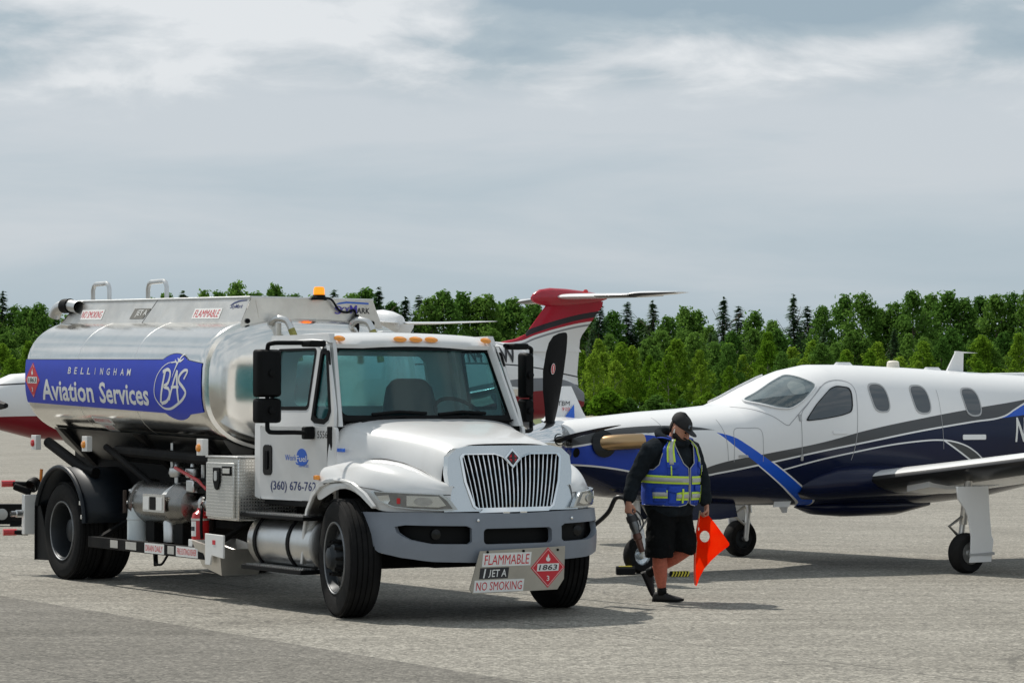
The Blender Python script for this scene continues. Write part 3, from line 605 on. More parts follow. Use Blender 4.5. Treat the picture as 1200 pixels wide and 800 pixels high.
tb.add([(-6.75,-.65,zt-.10+tz(-6.75)),(-2.64,-.65,zt-.10),(-2.64,.65,zt-.10),(-6.75,.65,zt-.10+tz(-6.75))],[(0,1,2,3)])
tbox=tb.build('rollover_guard',cool,truck,sharp=25)
fl=MB()
for s in (-1,1): fl.tube([(-6.76,s*.655,zt+.004+tz(-6.76)),(-2.64,s*.655,zt+.004)],.012,6)
fl.tube([(-2.64,-.655,zt+.004),(-2.64,.655,zt+.004)],.012,6); fl.tube([(-7.06,-.78,zb-.0+tz(-7.06)),(-2.66,-.78,zb)],.009,6); fl.build('guard_edge_trim',alu,tbox)
MB().sheet([[(-4.93,zb+.005),(-4.92,zb+.005),(-4.72,zt-.005),(-4.73,zt-.005)]],bside(.001),.001).build('panel_seam',blackt,tbox)
k=MB().sheet([rrect(-6.53,-5.94,2.60,2.705,.005)],bside(.002),.002).build('guard_sticker',wsticker,tbox); text('NO SMOKING',-6.50,-5.97,2.618,2.690,bside(.0055),redt,k,bold=0,shear=.15)
k=MB().sheet([[(-5.23,2.605),(-4.90,2.605),(-4.80,2.71),(-5.19,2.71)]],bside(.002),.002).build('guard_sticker',mat('worn_black_sticker',(.16,.15,.13),.5,var=.2),tbox); text('JET A',-5.12,-4.86,2.622,2.695,bside(.0055),whitet,k,bold=.005,shear=.15)
k=MB().sheet([rrect(-3.76,-3.15,2.598,2.70,.005)],bside(.002),.002).build('guard_sticker',wsticker,tbox); text('FLAMMABLE',-3.73,-3.18,2.615,2.685,bside(.0055),redt,k,bold=0,shear=.15)
text('SkyMark',-3.0,-2.74,2.685,2.735,bside(.003),navyt,tbox,bold=.005,shear=.2)
MB().sheet([[(-3.03,2.72),(-2.95,2.755),(-2.85,2.772),(-2.70,2.776),(-2.70,2.768),(-2.85,2.76),(-2.94,2.742)]],bside(.003),.001).build('maker_swoosh',navyt,tbox)
text('S',.235,.30,2.655,2.735,bfront(.012),mat('purple_print',(.08,.06,.45),.4),tbox,bold=.01); text('KY',.29,.395,2.665,2.725,bfront(.012),MATS['purple_print'],tbox,bold=.01,shear=.1); text('M',.40,.475,2.665,2.745,bfront(.012),MATS['purple_print'],tbox,bold=.01); text('ARK',.475,.615,2.665,2.72,bfront(.012),blackt,tbox,bold=.01)
MB().sheet([[(.24,2.745),(.28,2.765),(.36,2.778),(.60,2.770),(.60,2.755),(.36,2.762),(.29,2.752)]],bfront(.0115),.001).build('maker_swoosh',bluet,tbox)
for y in (-.69,.645): MB().lathe([(0,.024),(.02,.024),(.022,.016),(.012,.0)],12,Matrix.Translation((-2.642,y,2.575))).build('guard_bolt',black,tbox)
for y in (-.45,.45):
    MB().sheet([[(y-.12,zb+.10),(y+.10,zb+.08),(y-.16 if y<0 else y+.2,zt-.02)]],bfront(.004),.004).build('gusset',cool,tbox)
for x0,x1 in ((-6.43,-6.0),(-5.03,-4.58)):
    for yy in (-.62,):
        z0=zt+tz(x0)-.02; pts=[(x0,yy,z0),(x0,yy,z0+.14),(x0+.03,yy,z0+.185),(x0+.07,yy,z0+.2),(x1-.07,yy,z0+.2),(x1-.03,yy,z0+.185),(x1,yy,z0+.14),(x1,yy,z0)]
        tube('grab_rail',alu,tbox,pts,.023,10)
vp=MB(); zv=2.70+tz(-6.9); vp.tube(smooth_path([(-6.62,-.70,zv+.03),(-6.80,-.72,zv+.05),(-6.96,-.74,zv+.05),(-7.08,-.76,zv+.01),(-7.13,-.77,zv-.06)],4),.065,14,cap=False); vp.build('vent_pipe',alu,truck)
MB().tube([(-6.80,-.72,zv+.05),(-6.93,-.737,zv+.05)],.078,14).build('vent_coupling',black,truck)
bc=MB().lathe([(0,.075),(.03,.075),(.035,.06),(.05,.06)],18,Matrix.Translation((-2.60,.05,zt-.01))@Matrix.Rotation(R(-90),4,'Y')).build('beacon',black,truck)
MB().lathe([(0,.05),(.008,.055),(.055,.052),(.075,.045),(.08,0)],18,Matrix.Translation((-2.60,.05,zt+.04))@Matrix.Rotation(R(-90),4,'Y')).build('beacon_lens',ambl,bc)
tube('beacon_cable',black,truck,smooth_path([(-2.60,.09,zt+.01),(-2.58,.17,zt-.0),(-2.59,.26,zt-.10),(-2.60,.36,zt-.12),(-2.61,.44,zt-.10),(-2.60,.46,zt-.25),(-2.58,.46,zt-.42)],4),.011,6)
tube('cable_clip',black,truck,[(-2.59,.45,zt-.14),(-2.57,.46,zt-.45)],.022,6)
hosem=mat('hose_green',(.30,.28,.07),.6,var=.3,vscale=30)
for y in (-.37,.50):
    tube('breather_pipe',alu,truck,smooth_path([(-2.62,y-.10,2.42+.12),(-2.54,y-.07,2.60),(-2.46,y,2.58),(-2.42,y+.03,2.50)],4),.032,10)
    tube('breather_hose',hosem,truck,smooth_path([(-2.42,y+.03,2.50),(-2.38,y+.06,2.38),(-2.34,y+.08,2.20)],4),.034,10)
box('breather_bracket',cool,truck,-2.60,-2.52,-.45,-.39,2.20,2.56,.004)
# --- tank cradle
cr=MB()
for s in (-1,1):
    for x in (-6.4,-4.5,-3.0): cr.add([(x-.06,s*.40,.95),(x+.06,s*.40,.95),(x+.06,s*1.0,1.46+tz(x)),(x-.06,s*1.0,1.46+tz(x)),(x-.06,s*.40,1.35+tz(x)),(x+.06,s*.40,1.35+tz(x))],[(0,1,2,3),(4,5,2,3),(0,4,3),(1,5,2)])
    cr.tube([(-6.72,s*1.0,1.40),(-5.75,s*1.0,1.13),(-5.5,s*.98,1.10)],.055,10); cr.tube([(-5.2,s*1.0,1.37),(-4.2,s*.90,.98)],.035,8)
    cr.box(-6.95,-2.65,s*.55-.05,s*.55+.05,.95,1.36)
    cr.tube([(-5.1,s*.92,1.33),(-2.75,s*.92,1.27)],.055,10)
cr.box(-6.3,-2.7,-.45,.45,1.0,1.37)
MB().loft([[(x,y,z+tz(x)) for y,z in ((-.92,1.46),(-.80,1.30),(-.50,1.06),(.50,1.06),(.80,1.30),(.92,1.46))] for x in (-6.75,-6.3,-2.8,-2.68)]).build('tank_sump',MATS['dark_sump'] if 'dark_sump' in MATS else mat('dark_sump',(.10,.10,.098),.3,.9,var=.3,vscale=2),truck,sharp=25)
cr.build('tank_cradle',chassis,truck,bevel=.004)
for x,m,w2 in ((-6.76,redl,.05),(-5.40,amber,.06),(-2.70,amber,.05)):
    b=box('lamp_bracket',wsticker,truck,x-.065,x+.065,-1.15,-1.09,1.32,1.475,.004); lens=MB().lathe([(0,.038),(.018,.034),(.026,0)],12,Matrix.Translation((x-.01,-1.15,1.39))@Matrix.Rotation(R(-90),4,'Z')).build('side_lamp',m,b)
# --- rear mudguards and flaps, rear end
for s in (-1,1):
    g=MB(); rr=[]
    pth=[(.67*math.cos(R(a)),.5+.655*math.sin(R(a))) for a in range(158,24,-8)]+[(.62,.74),(.64,.60)]
    y0,y1=(-1.20,-.52) if s<0 else (.52,1.20)
    rr=[]
    for r_,off in ((0,0),(1,.02)):
        pass
    A=[(-5.9+x,y0,z) for x,z in pth]; Bq=[(-5.9+x,y1,z) for x,z in pth]
    g.loft([A,Bq],closed=False,cap=False); gd=g.build('mudguard',navym,truck,sharp=30); sm=gd.modifiers.new('solid','SOLIDIFY'); sm.thickness=.012
    yo=s*1.205
    tube('mudguard_edge',navym,gd,[(-5.9+x*1.0,yo,z) for x,z in pth],.026,8)
    MB().sheet([[(-6.60,.17),(-6.24,.18),(-6.40,.60),(-6.50,.76),(-6.58,.70)]],lambda u,v,d:(u,s*(1.2-.0)+(-.02 if s>0 else .02)+d,v),.012).build('mudguard_panel',black,gd)
    box('mud_flap',black,truck,-6.60,-6.585,min(s*.58,s*1.2),max(s*.58,s*1.2),.17,.75,.003)
    for x,z in ((-5.33,.80),(-5.29,.66)): box('mudguard_bracket',cool,gd,x-.03,x+.03,min(s*1.2,s*1.225),max(s*1.2,s*1.225),z-.02,z+.02,.004)
re=box('rear_panel',wsticker,truck,-6.98,-6.90,-1.19,-1.05,.42,.84,.006)
MB().lathe([(0,.04),(.06,.04),(.07,.03),(.12,.03)],12,Matrix.Translation((-6.96,-1.20,.64))@Matrix.Rotation(R(-90),4,'Z')).build('panel_coupling',alu,re)
rb=MB(); rb.box(-7.02,-6.9,-1.05,1.19,.45,.60); rb.box(-6.98,-6.9,-1.05,1.19,.75,.84); rb.tube([(-6.95,-1.1,.86),(-7.05,-1.25,.93)],.04,8); rb.build('rear_bumper',chassis,truck,bevel=.01)
for z,x in ((.955,-7.1),(.44,-7.05)):
    m_=MB(); m_.tube([(x+.08,-1.12,z-.005),(x,-1.25,z)],.028,8); a_=m_.build('marker_arm',black,truck); MB().tube([(x,-1.22,z),(x-.03,-1.36,z)],.036,8).build('marker_lens',redl,a_)
MB().lathe([(-.05,.06),(0,.075),(.05,.075),(.055,.06)],14,M4((-6.97,-1.06,.95),R(-60),R(30))).build('work_lamp',black,truck)
tube('marker_rod',orangem,truck,[(-6.95,-.99,.95),(-6.95,-.98,1.11)],.018,8)
# --- side rail with labels
rl=box('side_rail',chassis,truck,-5.18,-2.5,-1.20,-1.15,.365,.475,.006)
rp=lambda off:(lambda u,v,d:(u,-1.20-d-off,v))
for u0,u1,t in ((-3.80,-3.36,'DRAIN DAILY'),(-3.09,-2.62,'FIRE EXTINGUISHER')):
    k=MB().sheet([rrect(u0,u1,.373,.468,.004)],rp(.0),.004).build('rail_sticker',wsticker,rl); text(t,u0+.025,u1-.025,.392,.45,rp(.0055),redt,k,bold=.005)
for u0,u1 in ((-4.62,-4.44),(-4.25,-4.0),(-3.28,-3.14)):
    k=MB().sheet([rrect(u0,u1,.385,.46,.004)],rp(.0),.003).build('rail_plate',cool,rl)
for x in (-5.1,-2.6): tube('rail_post',chassis,rl,[(x,-1.17,.42),(x,-.5,.78)],.03,6)
# --- filter vessel and plumbing
vy,vz=-.87,.83
vs_=MB().lathe([(-4.50,0),(-4.49,.19),(-4.43,.235),(-4.38,.235),(-4.375,.212),(-3.62,.212),(-3.61,.222),(-3.57,.222),(-3.55,.212),(-3.40,.205),(-3.34,.17),(-3.31,.09),(-3.305,0)],32,Matrix.Translation((0,vy,vz))).build('filter_vessel',mat('dark_steel',(.25,.245,.235),.27,1,var=.15,rv=.06,vscale=5),truck,sharp=30)
for k in range(10):
    a=2*PI*k/10; MB().tube([(-4.53,vy+.20*math.cos(a),vz+.20*math.sin(a)),(-4.34,vy+.20*math.cos(a),vz+.20*math.sin(a))],.016,7).build('vessel_bolt',alu,vs_)
tube('vessel_hinge',mat('rusty_steel',(.07,.05,.04),.7,.4,var=.4),vs_,[(-4.47,vy-.245,vz-.10),(-4.47,vy-.245,vz+.12)],.02,8)
vsd=lambda off:(lambda u,v,d:(u,vy-math.sqrt(max(1e-4,.212**2-(v-vz)**2))-d-off,v))
MB().sheet([rrect(-4.05,-3.55,vz-.07,vz+.10,.01)],lambda u,v,d:(u,vy-.235-d,v),.008).build('data_plate',cool,vs_)
for u0,u1,m in ((-4.03,-3.90,wsticker),(-3.88,-3.75,black),(-3.73,-3.60,wsticker)): MB().sheet([rrect(u0,u1,vz-.05,vz+.075,.01)],lambda u,v,d:(u,vy-.244-d,v),.004).build('data_label',m,vs_)
MB().sheet([[(-3.72,vz+.10),(-3.62,vz+.10),(-3.55,vz+.19),(-3.66,vz+.19)]],vsd(.002),.003,vs=frange(vz+.1,vz+.2,4)).build('vessel_sticker',wsticker,vs_)
for x in (-4.15,-3.5): box('vessel_leg',chassis,vs_,x-.10,x+.10,vy-.12,vy+.12,.46,vz-.15,.006)
pb=MB()
for x,h in ((-3.78,.20),(-3.42,.22)):
    pb.lathe([(0,.028),(.06,.028),(.065,.07),(.10,.085),(.15,.075),(.17,.03),(h,.022),(h+.02,0)],14,Matrix.Translation((x,vy,vz+.20))@Matrix.Rotation(R(-90),4,'Y'))
pb.tube(smooth_path([(-3.32,vy,vz),(-3.15,vy-.02,vz+.02),(-2.95,vy-.04,vz+.03),(-2.5,vy-.04,vz+.04)],3),.055,12); pb.lathe([(-.03,.085),(.03,.085)],14,Matrix.Translation((-3.05,vy-.03,vz+.03))); pb.lathe([(-.02,.10),(.02,.10)],14,Matrix.Translation((-2.85,vy-.04,vz+.03)))
pb.tube([(-4.1,vy+.1,1.25),(-3.78,vy,1.18),(-3.6,vy+.05,1.12)],.02,8); pb.tube([(-3.9,vy,1.42),(-3.9,vy,1.1)],.015,6); pb.tube([(-3.2,vy,1.3),(-3.2,vy,.95)],.022,8)
pb.build('pipework',alu,truck)
tube('red_valve_lever',redp,truck,[(-3.55,-1.0,1.19),(-3.05,-1.0,1.08),(-2.85,-1.0,1.0)],.017,8)
dp=MB(); dp.box(-3.5,-2.6,-.75,-.55,.62,1.25); dp.box(-3.2,-2.95,-.95,-.75,.95,1.10); dp.box(-4.9,-2.5,-.56,-.5,.5,1.2); dp.tube([(-2.95,-.9,.6),(-2.95,-.9,1.1)],.04,8); dp.tube([(-3.35,-.95,1.02),(-2.9,-.98,1.05),(-2.6,-.95,.98)],.03,8); dp.build('pump_housing',chassis,truck,bevel=.01)
box('valve_block',alu,truck,-3.32,-3.16,-1.0,-.88,.96,1.08,.015)
gcm=mat('grey_white_cylinder',(.62,.68,.70),.45,var=.05)
MB().lathe([(.40,.10),(.66,.10),(.665,.105),(.68,.105),(.685,.10),(.78,.095),(.82,.06),(.84,0)],18,Matrix.Translation((-4.42,-1.0,0))@Matrix.Rotation(R(-90),4,'Y')).build('air_cylinder',gcm,truck)
MB().lathe([(.47,.07),(.66,.075),(.70,.05),(.71,0)],16,Matrix.Translation((-3.75,-.95,0))@Matrix.Rotation(R(-90),4,'Y')).build('drain_bowl',alu,truck)
MB().tube(smooth_path([(-3.75,-1.12,.36),(-3.7,-1.14,.28),(-3.55,-1.14,.27),(-3.5,-1.1,.36)],4),.012,6).tube([(-3.78,-1.1,.38),(-3.72,-1.12,.25)],.025,6).build('drain_hose',chassis,truck)
# --- toolbox, steps, fuel tank, drip tray
treadm=bpy.data.materials.new('tread_plate'); treadm.use_nodes=True
def _tread():
    t=treadm.node_tree; b=t.nodes['Principled BSDF']; b.inputs['Metallic'].default_value=1; b.inputs['Roughness'].default_value=.33; b.inputs['Base Color'].default_value=(.72,.71,.68,1)
    tc=N(t,'ShaderNodeTexCoord').outputs['Object']; sp=N(t,'ShaderNodeSeparateXYZ'); t.links.new(tc,sp.inputs[0])
    h=mathn(t,'ADD',sp.outputs[0],sp.outputs[1]); a=mathn(t,'SINE',mathn(t,'MULTIPLY',mathn(t,'ADD',h,sp.outputs[2]),110)); c=mathn(t,'SINE',mathn(t,'MULTIPLY',mathn(t,'SUBTRACT',h,sp.outputs[2]),110))
    p=mathn(t,'GREATER_THAN',mathn(t,'MULTIPLY',a,c),.35); t.links.new(mixc(t,p,(.60,.59,.56),(.86,.85,.82)),b.inputs['Base Color']); t.links.new(mathn(t,'SUBTRACT',.46,mathn(t,'MULTIPLY',p,.22)),b.inputs['Roughness']); bn=N(t,'ShaderNodeBump'); bn.inputs['Strength'].default_value=1; bn.inputs['Distance'].default_value=.02; t.links.new(p,bn.inputs['Height']); t.links.new(bn.outputs[0],b.inputs['Normal'])
_tread()
tx=box('toolbox',treadm,truck,-2.43,-1.79,-1.20,-.60,.745,1.31,.012)
tdr=box('toolbox_door',treadm,tx,-2.41,-1.84,-1.222,-1.20,.77,1.265,.006)
box('toolbox_lid_edge',alu,tx,-2.44,-1.78,-1.215,-.60,1.31,1.325,.004)
MB().sheet([[(-2.24,1.22),(-2.10,1.22),(-2.10,1.10),(-2.135,1.03),(-2.17,1.015),(-2.205,1.03),(-2.24,1.10)]],lambda u,v,d:(u,-1.222-d,v),.014).build('toolbox_latch',black,tdr,bevel=.004)
MB().sheet([rrect(-2.20,-2.14,1.10,1.19,.02)],lambda u,v,d:(u,-1.236-d,v),.008).build('latch_paddle',alu,tdr)
box('toolbox_plate',black,tdr,-2.06,-1.88,-1.232,-1.222,1.15,1.235,.003); box('plate_face',cool,tdr,-2.04,-1.90,-1.235,-1.232,1.17,1.215,.002)
MB().sheet([[(-1.79,.50),(-1.79,.75),(-1.35,.75),(-1.35,.60)]],lambda u,v,d:(u,-.98+d,v),.02).build('splash_panel',mat('stained_steel',(.5,.47,.42),.35,1,var=.15,dirt=(.2,.12,.07)),truck)
stp=MB(); stp.box(-1.78,-.56,-1.19,-.88,.79,.825); a1=stp.build('cab_step',black,truck,bevel=.006)
b1=MB().box(-1.75,-.60,-1.19,-.92,.325,.365).build('cab_step',black,truck,bevel=.006)
for st_,z in ((a1,.825),(b1,.365)):
    d_=MB()
    for i in range(24):
        for j in range(3): d_.box(-1.70+i*.046,-1.68+i*.046,-1.16+j*.08,-1.12+j*.08,z,z+.010)
    o=d_.build('step_tread',alu,st_); kind(o,'stuff')
ft=MB().lathe([(-1.82,0),(-1.82,.19),(-1.80,.235),(-1.76,.25),(-.66,.25),(-.62,.235),(-.60,.19),(-.60,0)],36,Matrix.Translation((0,-.87,.575))).build('diesel_tank',alu,truck,sharp=30)
for x in (-1.62,-.98): MB().lathe([(x-.025,.251),(x-.025,.26),(x+.025,.26),(x+.025,.251)],36,Matrix.Translation((0,-.87,.575))).build('tank_strap',black,ft)
tr=MB(); T0=[(-2.58,-1.17,.30),(-2.18,-1.17,.235),(-2.18,-.80,.235),(-2.58,-.80,.30)]; T1=[(-2.72,-1.22,.54),(-2.12,-1.22,.475),(-2.12,-.75,.475),(-2.72,-.75,.54)]
T2=[(-2.70,-1.20,.54),(-2.14,-1.20,.475),(-2.14,-.77,.475),(-2.70,-.77,.54)]; T3=[(-2.565,-1.155,.32),(-2.195,-1.155,.255),(-2.195,-.815,.255),(-2.565,-.815,.32)]
tr.loft([T0,T1,T2,T3]); tr.build('drip_tray',cool,truck,sharp=20,fix=True)
tube('drip_tray_divider',cool,truck,[(-2.6,-1.0,.50),(-2.2,-1.0,.45)],.012,6)
MB().sheet([[(-2.38,.33),(-2.28,.33),(-2.24,.42),(-2.0,.40),(-2.0,.61),(-2.38,.615)]],lambda u,v,d:(u,-1.225-d,v),.02).build('hose_guard',wsticker,truck,bevel=.004)
box('guard_label',redt,truck,-2.22,-2.16,-1.248,-1.245,.52,.56,0)
MB().box(-1.8,-.7,-.55,-.45,.5,.95).build('battery_box',chassis,truck,bevel=.01)
rl_=MB().lathe([(-.15,.0),(-.15,.30),(-.13,.30),(-.12,.22),(.12,.22),(.13,.30),(.15,.30),(.15,0)],24,Matrix.Translation((-2.9,.95,.80))@Matrix.Rotation(R(90),4,'Z')).build('hose_reel',chassis,truck)
# --- mirrors
for s in (-1,1):
    ar=MB(); yo=s*1.36
    if s<0: ar.tube(smooth_path([(-.66,s*1.0,2.325),(-.78,s*1.22,2.325),(-.86,s*1.34,2.32),(-.90,yo,2.27),(-.90,yo,2.0),(-.90,yo,1.62),(-.88,yo,1.565),(-.85,s*1.33,1.55),(-.76,s*1.17,1.55),(-.70,s*1.08,1.545)],4),.020,8)
    else: ar.tube(smooth_path([(-.66,s*.92,2.325),(-.85,s*1.22,2.33),(-.90,s*1.35,2.31),(-.92,s*1.37,2.25),(-.92,s*1.37,2.0),(-.92,s*1.37,1.62),(-.86,s*1.32,1.555),(-.78,s*1.15,1.55),(-.70,s*1.06,1.545)],4),.020,8)
    arm=ar.build('mirror_arm',black,truck)
    box('mirror_bracket',black,arm,-.77,-.69,min(s*1.0,s*1.10),max(s*1.0,s*1.10),1.49,1.60,.015); box('mirror_bracket',black,arm,-.74,-.56,min(s*.96,s*1.12),max(s*.96,s*1.12),2.29,2.345,.015)
    c=-.95
    for z0,z1 in ((1.855,2.27),(1.63,1.845)):
        cy=s*(1.345 if s<0 else 1.315); wk=1 if s<0 else .45
        rg=[]
        for xx,k in ((c-.03,1.0),(c+.03,1.0),(c+.075,.93),(c+.095,.75)):
            pts=rrect(-.115*k*wk,.115*k*wk,-(z1-z0)/2*(1-(1-k)*.4),(z1-z0)/2*(1-(1-k)*.4),.03,4); rg.append([(xx+.10*0,cy+u,(z0+z1)/2+v) for u,v in pts])
        mh=MB().loft(rg).build('mirror_head',black,arm,sharp=40)
        MB().sheet([rrect(-.105*wk,.105*wk,-(z1-z0)/2+.01,(z1-z0)/2-.01,.025)],lambda u,v,d:(c-.032-d,cy+u,(z0+z1)/2+v),.004).build('mirror_glass',chrome,mh)
        MB().lathe([(0,.03),(.03,.03),(.035,0)],10,Matrix.Translation((c+.09,cy,(z0+z1)/2))).build('mirror_clamp',black,mh)
box('antenna_base',white,truck,-1.3,-1.2,-.05,.05,2.43,2.46,.01)
# --- fire extinguisher standing on the side rail bracket
def Tw(p): return truck_M@Vector(p)
truck_M=Matrix.Translation((-.492,22.92,0))@Matrix.Rotation(R(-57.8),4,'Z')
fe=empty('fire_extinguisher',Tw((-2.80,-1.09,.47)),R(-57.8)); tag(fe,'red fire extinguisher standing at the side of the fuel truck behind the tread plate toolbox','fire extinguisher')
UP=Matrix.Rotation(R(-90),4,'Y')
MB().lathe([(0,.05),(.005,.078),(.03,.082),(.27,.082),(.31,.07),(.335,.035),(.36,.03)],22,UP).build('cylinder',redp,fe)
MB().lathe([(.36,.022),(.40,.022),(.405,0)],12,UP).tube([(0,0,.39),(.10,-.02,.43)],.012,6).tube([(0,0,.40),(.11,-.02,.46)],.012,6).build('valve',alu,fe)
tube('hose',black,fe,smooth_path([(.02,0,.38),(.09,-.03,.34),(.10,-.04,.2),(.095,-.03,.08)],4),.014,8)
MB().sheet([[(R(55),.10),(R(125),.10),(R(125),.24),(R(55),.24)]],lambda u,v,d:(-.0833*math.cos(u)*-1,-.0833*math.sin(u),v),0,us=frange(R(55),R(125),6)).build('paper_label',wsticker,fe)
MB().sheet([[(R(65),.15),(R(115),.15),(R(115),.19),(R(65),.19)]],lambda u,v,d:(.0840*math.cos(u),-.0840*math.sin(u),v),0,us=frange(R(65),R(115),5)).build('label_print',blackt,fe)
MB().lathe([(.245,.0835),(.245,.087),(.265,.087),(.265,.0835)],22,UP).build('strap',cool,fe)
box('base_block',wsticker,fe,-.05,.03,-.10,-.085,-.02,.07,.004)
# ------------------------------------------------------------------ blue and white turboprop (x forward, y left, z up, origin under the main wheels)
FS=[(4.02,1.60,1.12,.34,1.36,2.2),(3.9,1.63,1.0,.40,1.33,2.3),(3.46,1.67,.83,.47,1.30,2.4),(2.9,1.72,.77,.545,1.28,2.5),(2.33,1.757,.73,.60,1.27,2.5),(1.88,1.80,.71,.63,1.28,2.5),(1.62,1.90,.70,.645,1.30,2.45),(1.38,2.01,.695,.655,1.33,2.4),(1.14,2.11,.69,.66,1.36,2.35),(.9,2.187,.685,.665,1.40,2.3),(.59,2.244,.675,.67,1.42,2.3),(.1,2.248,.65,.67,1.42,2.3),(-.75,2.225,.64,.67,1.42,2.3),(-1.94,2.175,.72,.65,1.43,2.3),(-2.8,2.14,.86,.60,1.46,2.3),(-4.0,2.03,1.12,.45,1.55,2.2),(-5.2,1.90,1.42,.26,1.65,2.1),(-6.1,1.78,1.62,.10,1.70,2.0)]
def sec(x):
    if x>=FS[0][0]: return FS[0][1:]
    for a,b in zip(FS,FS[1:]):
        if b[0]<=x<=a[0]:
            t=(a[0]-x)/(a[0]-b[0]); return tuple(p*(1-t)+q*t for p,q in zip(a[1:],b[1:]))
    return FS[-1][1:]
def fy(x,z):
    zt,zb,w,zm,e=sec(x)
    t=(z-zm)/(zt-zm) if z>zm else (zm-z)/(zm-zb)
    t=min(.9999,max(0,t)); 
    return w*(1-t**e)**(1/e)
tbm=empty('turboprop_aircraft',(3.78,29.9,0),R(213.7))
tag(tbm,'white and navy single propeller aircraft with a grey band and blue swoosh','airplane')
def fcurve(t,xs,pts,x0,x1,z0,z1,handle='AUTO'):
    n=N(t,'ShaderNodeFloatCurve'); c=n.mapping.curves[0]
    q=sorted(((p[0]-x0)/(x1-x0),(p[1]-z0)/(z1-z0)) for p in pts)
    while len(c.points)<len(q): c.points.new(.5,.5)
    for p,(a,b) in zip(c.points,q): p.location=(a,b); p.handle_type=handle
    n.mapping.update(); t.links.new(mathn(t,'DIVIDE',mathn(t,'SUBTRACT',xs,x0),x1-x0,clamp=True),n.inputs['Value'])
    return mathn(t,'ADD',mathn(t,'MULTIPLY',n.outputs[0],z1-z0),z0)
def AND(t,*a):
    o=a[0]
    for b in a[1:]: o=mathn(t,'MULTIPLY',o,b)
    return o
def livery():
    m=bpy.data.materials.new('navy_livery_paint'); m.use_nodes=True; t=m.node_tree; b=t.nodes['Principled BSDF']
    b.inputs['Roughness'].default_value=.2; b.inputs['Coat Weight'].default_value=.08; b.inputs['Coat Roughness'].default_value=.04; b.inputs['Specular IOR Level'].default_value=.28
    sp=N(t,'ShaderNodeSeparateXYZ'); t.links.new(N(t,'ShaderNodeTexCoord').outputs['Object'],sp.inputs[0]); x,y,z=sp.outputs
    fc=lambda pts,h='AUTO': fcurve(t,x,pts,-7,5,0,3,h)
    lt=lambda a,c: mathn(t,'LESS_THAN',a,c); gt=lambda a,c: mathn(t,'GREATER_THAN',a,c)
    add=lambda a,c: mathn(t,'ADD',a,c)
    low=fc([(-7,2.3),(-3,2.02),(-2.2,1.80),(-2.035,1.74),(-1.775,1.645),(-1.32,1.595),(-.52,1.497),(.234,1.385),(.964,1.276),(1.66,1.161),(2.31,1.058),(2.456,1.040),(2.62,1.10),(2.85,1.33),(3.05,1.465),(3.2,1.480),(3.76,1.392),(4.05,1.345),(5,1.2)])
    nav=fc([(-7,2.1),(-3,1.76),(-2.2,1.685),(-1.775,1.645),(-1.6,1.70),(5,1.9)],'VECTOR')
    g2=fc([(-7,2.35),(-3,1.98),(-2.229,1.859),(-1.353,1.754),(-.539,1.645),(.233,1.525),(.965,1.379),(1.663,1.274),(2.325,1.165),(2.5,1.10),(2.56,1.0),(5,.9)])
    c1t=fc([(-7,1.5),(2.30,1.528),(2.5,1.556),(2.69,1.570),(3.133,1.572),(3.72,1.515),(4.05,1.44),(5,1.3)]); 
    c1l=fc([(-7,1.5),(2.30,1.528),(2.72,1.522),(3.17,1.494),(3.76,1.41),(4.05,1.36),(5,1.2)])
    bw=fc([(-7,.9),(2.46,.93),(3.14,1.053),(3.55,1.129),(3.92,1.168),(5,1.2)])
    l2=fc([(-7,.9),(-1.62,1.08),(-1.495,1.176),(-1.35,1.27),(-1.18,1.344),(-1.0,1.385),(-.873,1.399),(-.52,1.393),(.6,1.255),(1.43,1.097),(1.7,1.03),(5,.6)])
    up=fc([(-7,.2),(.55,.63),(.776,.744),(1.048,.875),(1.261,.983),(1.516,1.126),(1.732,1.252),(1.931,1.368),(2.116,1.46),(2.30,1.502),(5,2)]); lo=fc([(-7,.1),(.70,.60),(.889,.705),(1.16,.811),(1.37,.914),(1.62,1.053),(1.83,1.184),(2.074,1.341),(2.293,1.495),(5,3)])
    W=(.80,.80,.80); G=(.075,.078,.082); NV=(.005,.010,.038); BL=(.012,.055,.42); B2=(.015,.10,.55)
    c=mixc(t,AND(t,lt(z,g2),lt(x,2.56)),W,G)
    c=mixc(t,AND(t,lt(z,c1t),gt(x,2.3),gt(z,c1l)),c,G)
    c=mixc(t,lt(z,add(low,.019)),c,W)
    c=mixc(t,lt(z,low),c,NV)
    c=mixc(t,AND(t,lt(z,low),gt(z,nav),lt(x,-1.775)),c,B2)
    c=mixc(t,AND(t,lt(z,low),gt(x,2.46),gt(z,bw)),c,BL)
    c=mixc(t,AND(t,gt(x,2.5),lt(mathn(t,'ABSOLUTE',mathn(t,'SUBTRACT',z,bw)),.009)),c,W)
    # grey wedge and fine white lines over the wing
    arrow=mathn(t,'SUBTRACT',x,mathn(t,'ADD',mathn(t,'MULTIPLY',mathn(t,'SUBTRACT',1.39,z),-1.9),-.88))
    wed=AND(t,lt(z,l2),lt(arrow,0),gt(x,-1.62)); c=mixc(t,wed,c,G)
    c=mixc(t,AND(t,lt(z,l2),lt(mathn(t,'ABSOLUTE',arrow),.020),gt(z,1.0)),c,W)
    c=mixc(t,AND(t,lt(mathn(t,'ABSOLUTE',mathn(t,'SUBTRACT',z,l2)),.0085),gt(x,-1.6),lt(x,1.45)),c,W)
    c=mixc(t,AND(t,gt(z,add(lo,-.016)),lt(z,add(up,.016)),gt(x,.6),lt(x,2.3),lt(z,add(low,.019))),c,W)
    c=mixc(t,AND(t,gt(z,lo),lt(z,up),gt(x,.6),lt(x,2.3)),c,(.012,.10,.60))
    t.links.new(c,b.inputs['Base Color']); return m
liv=livery()
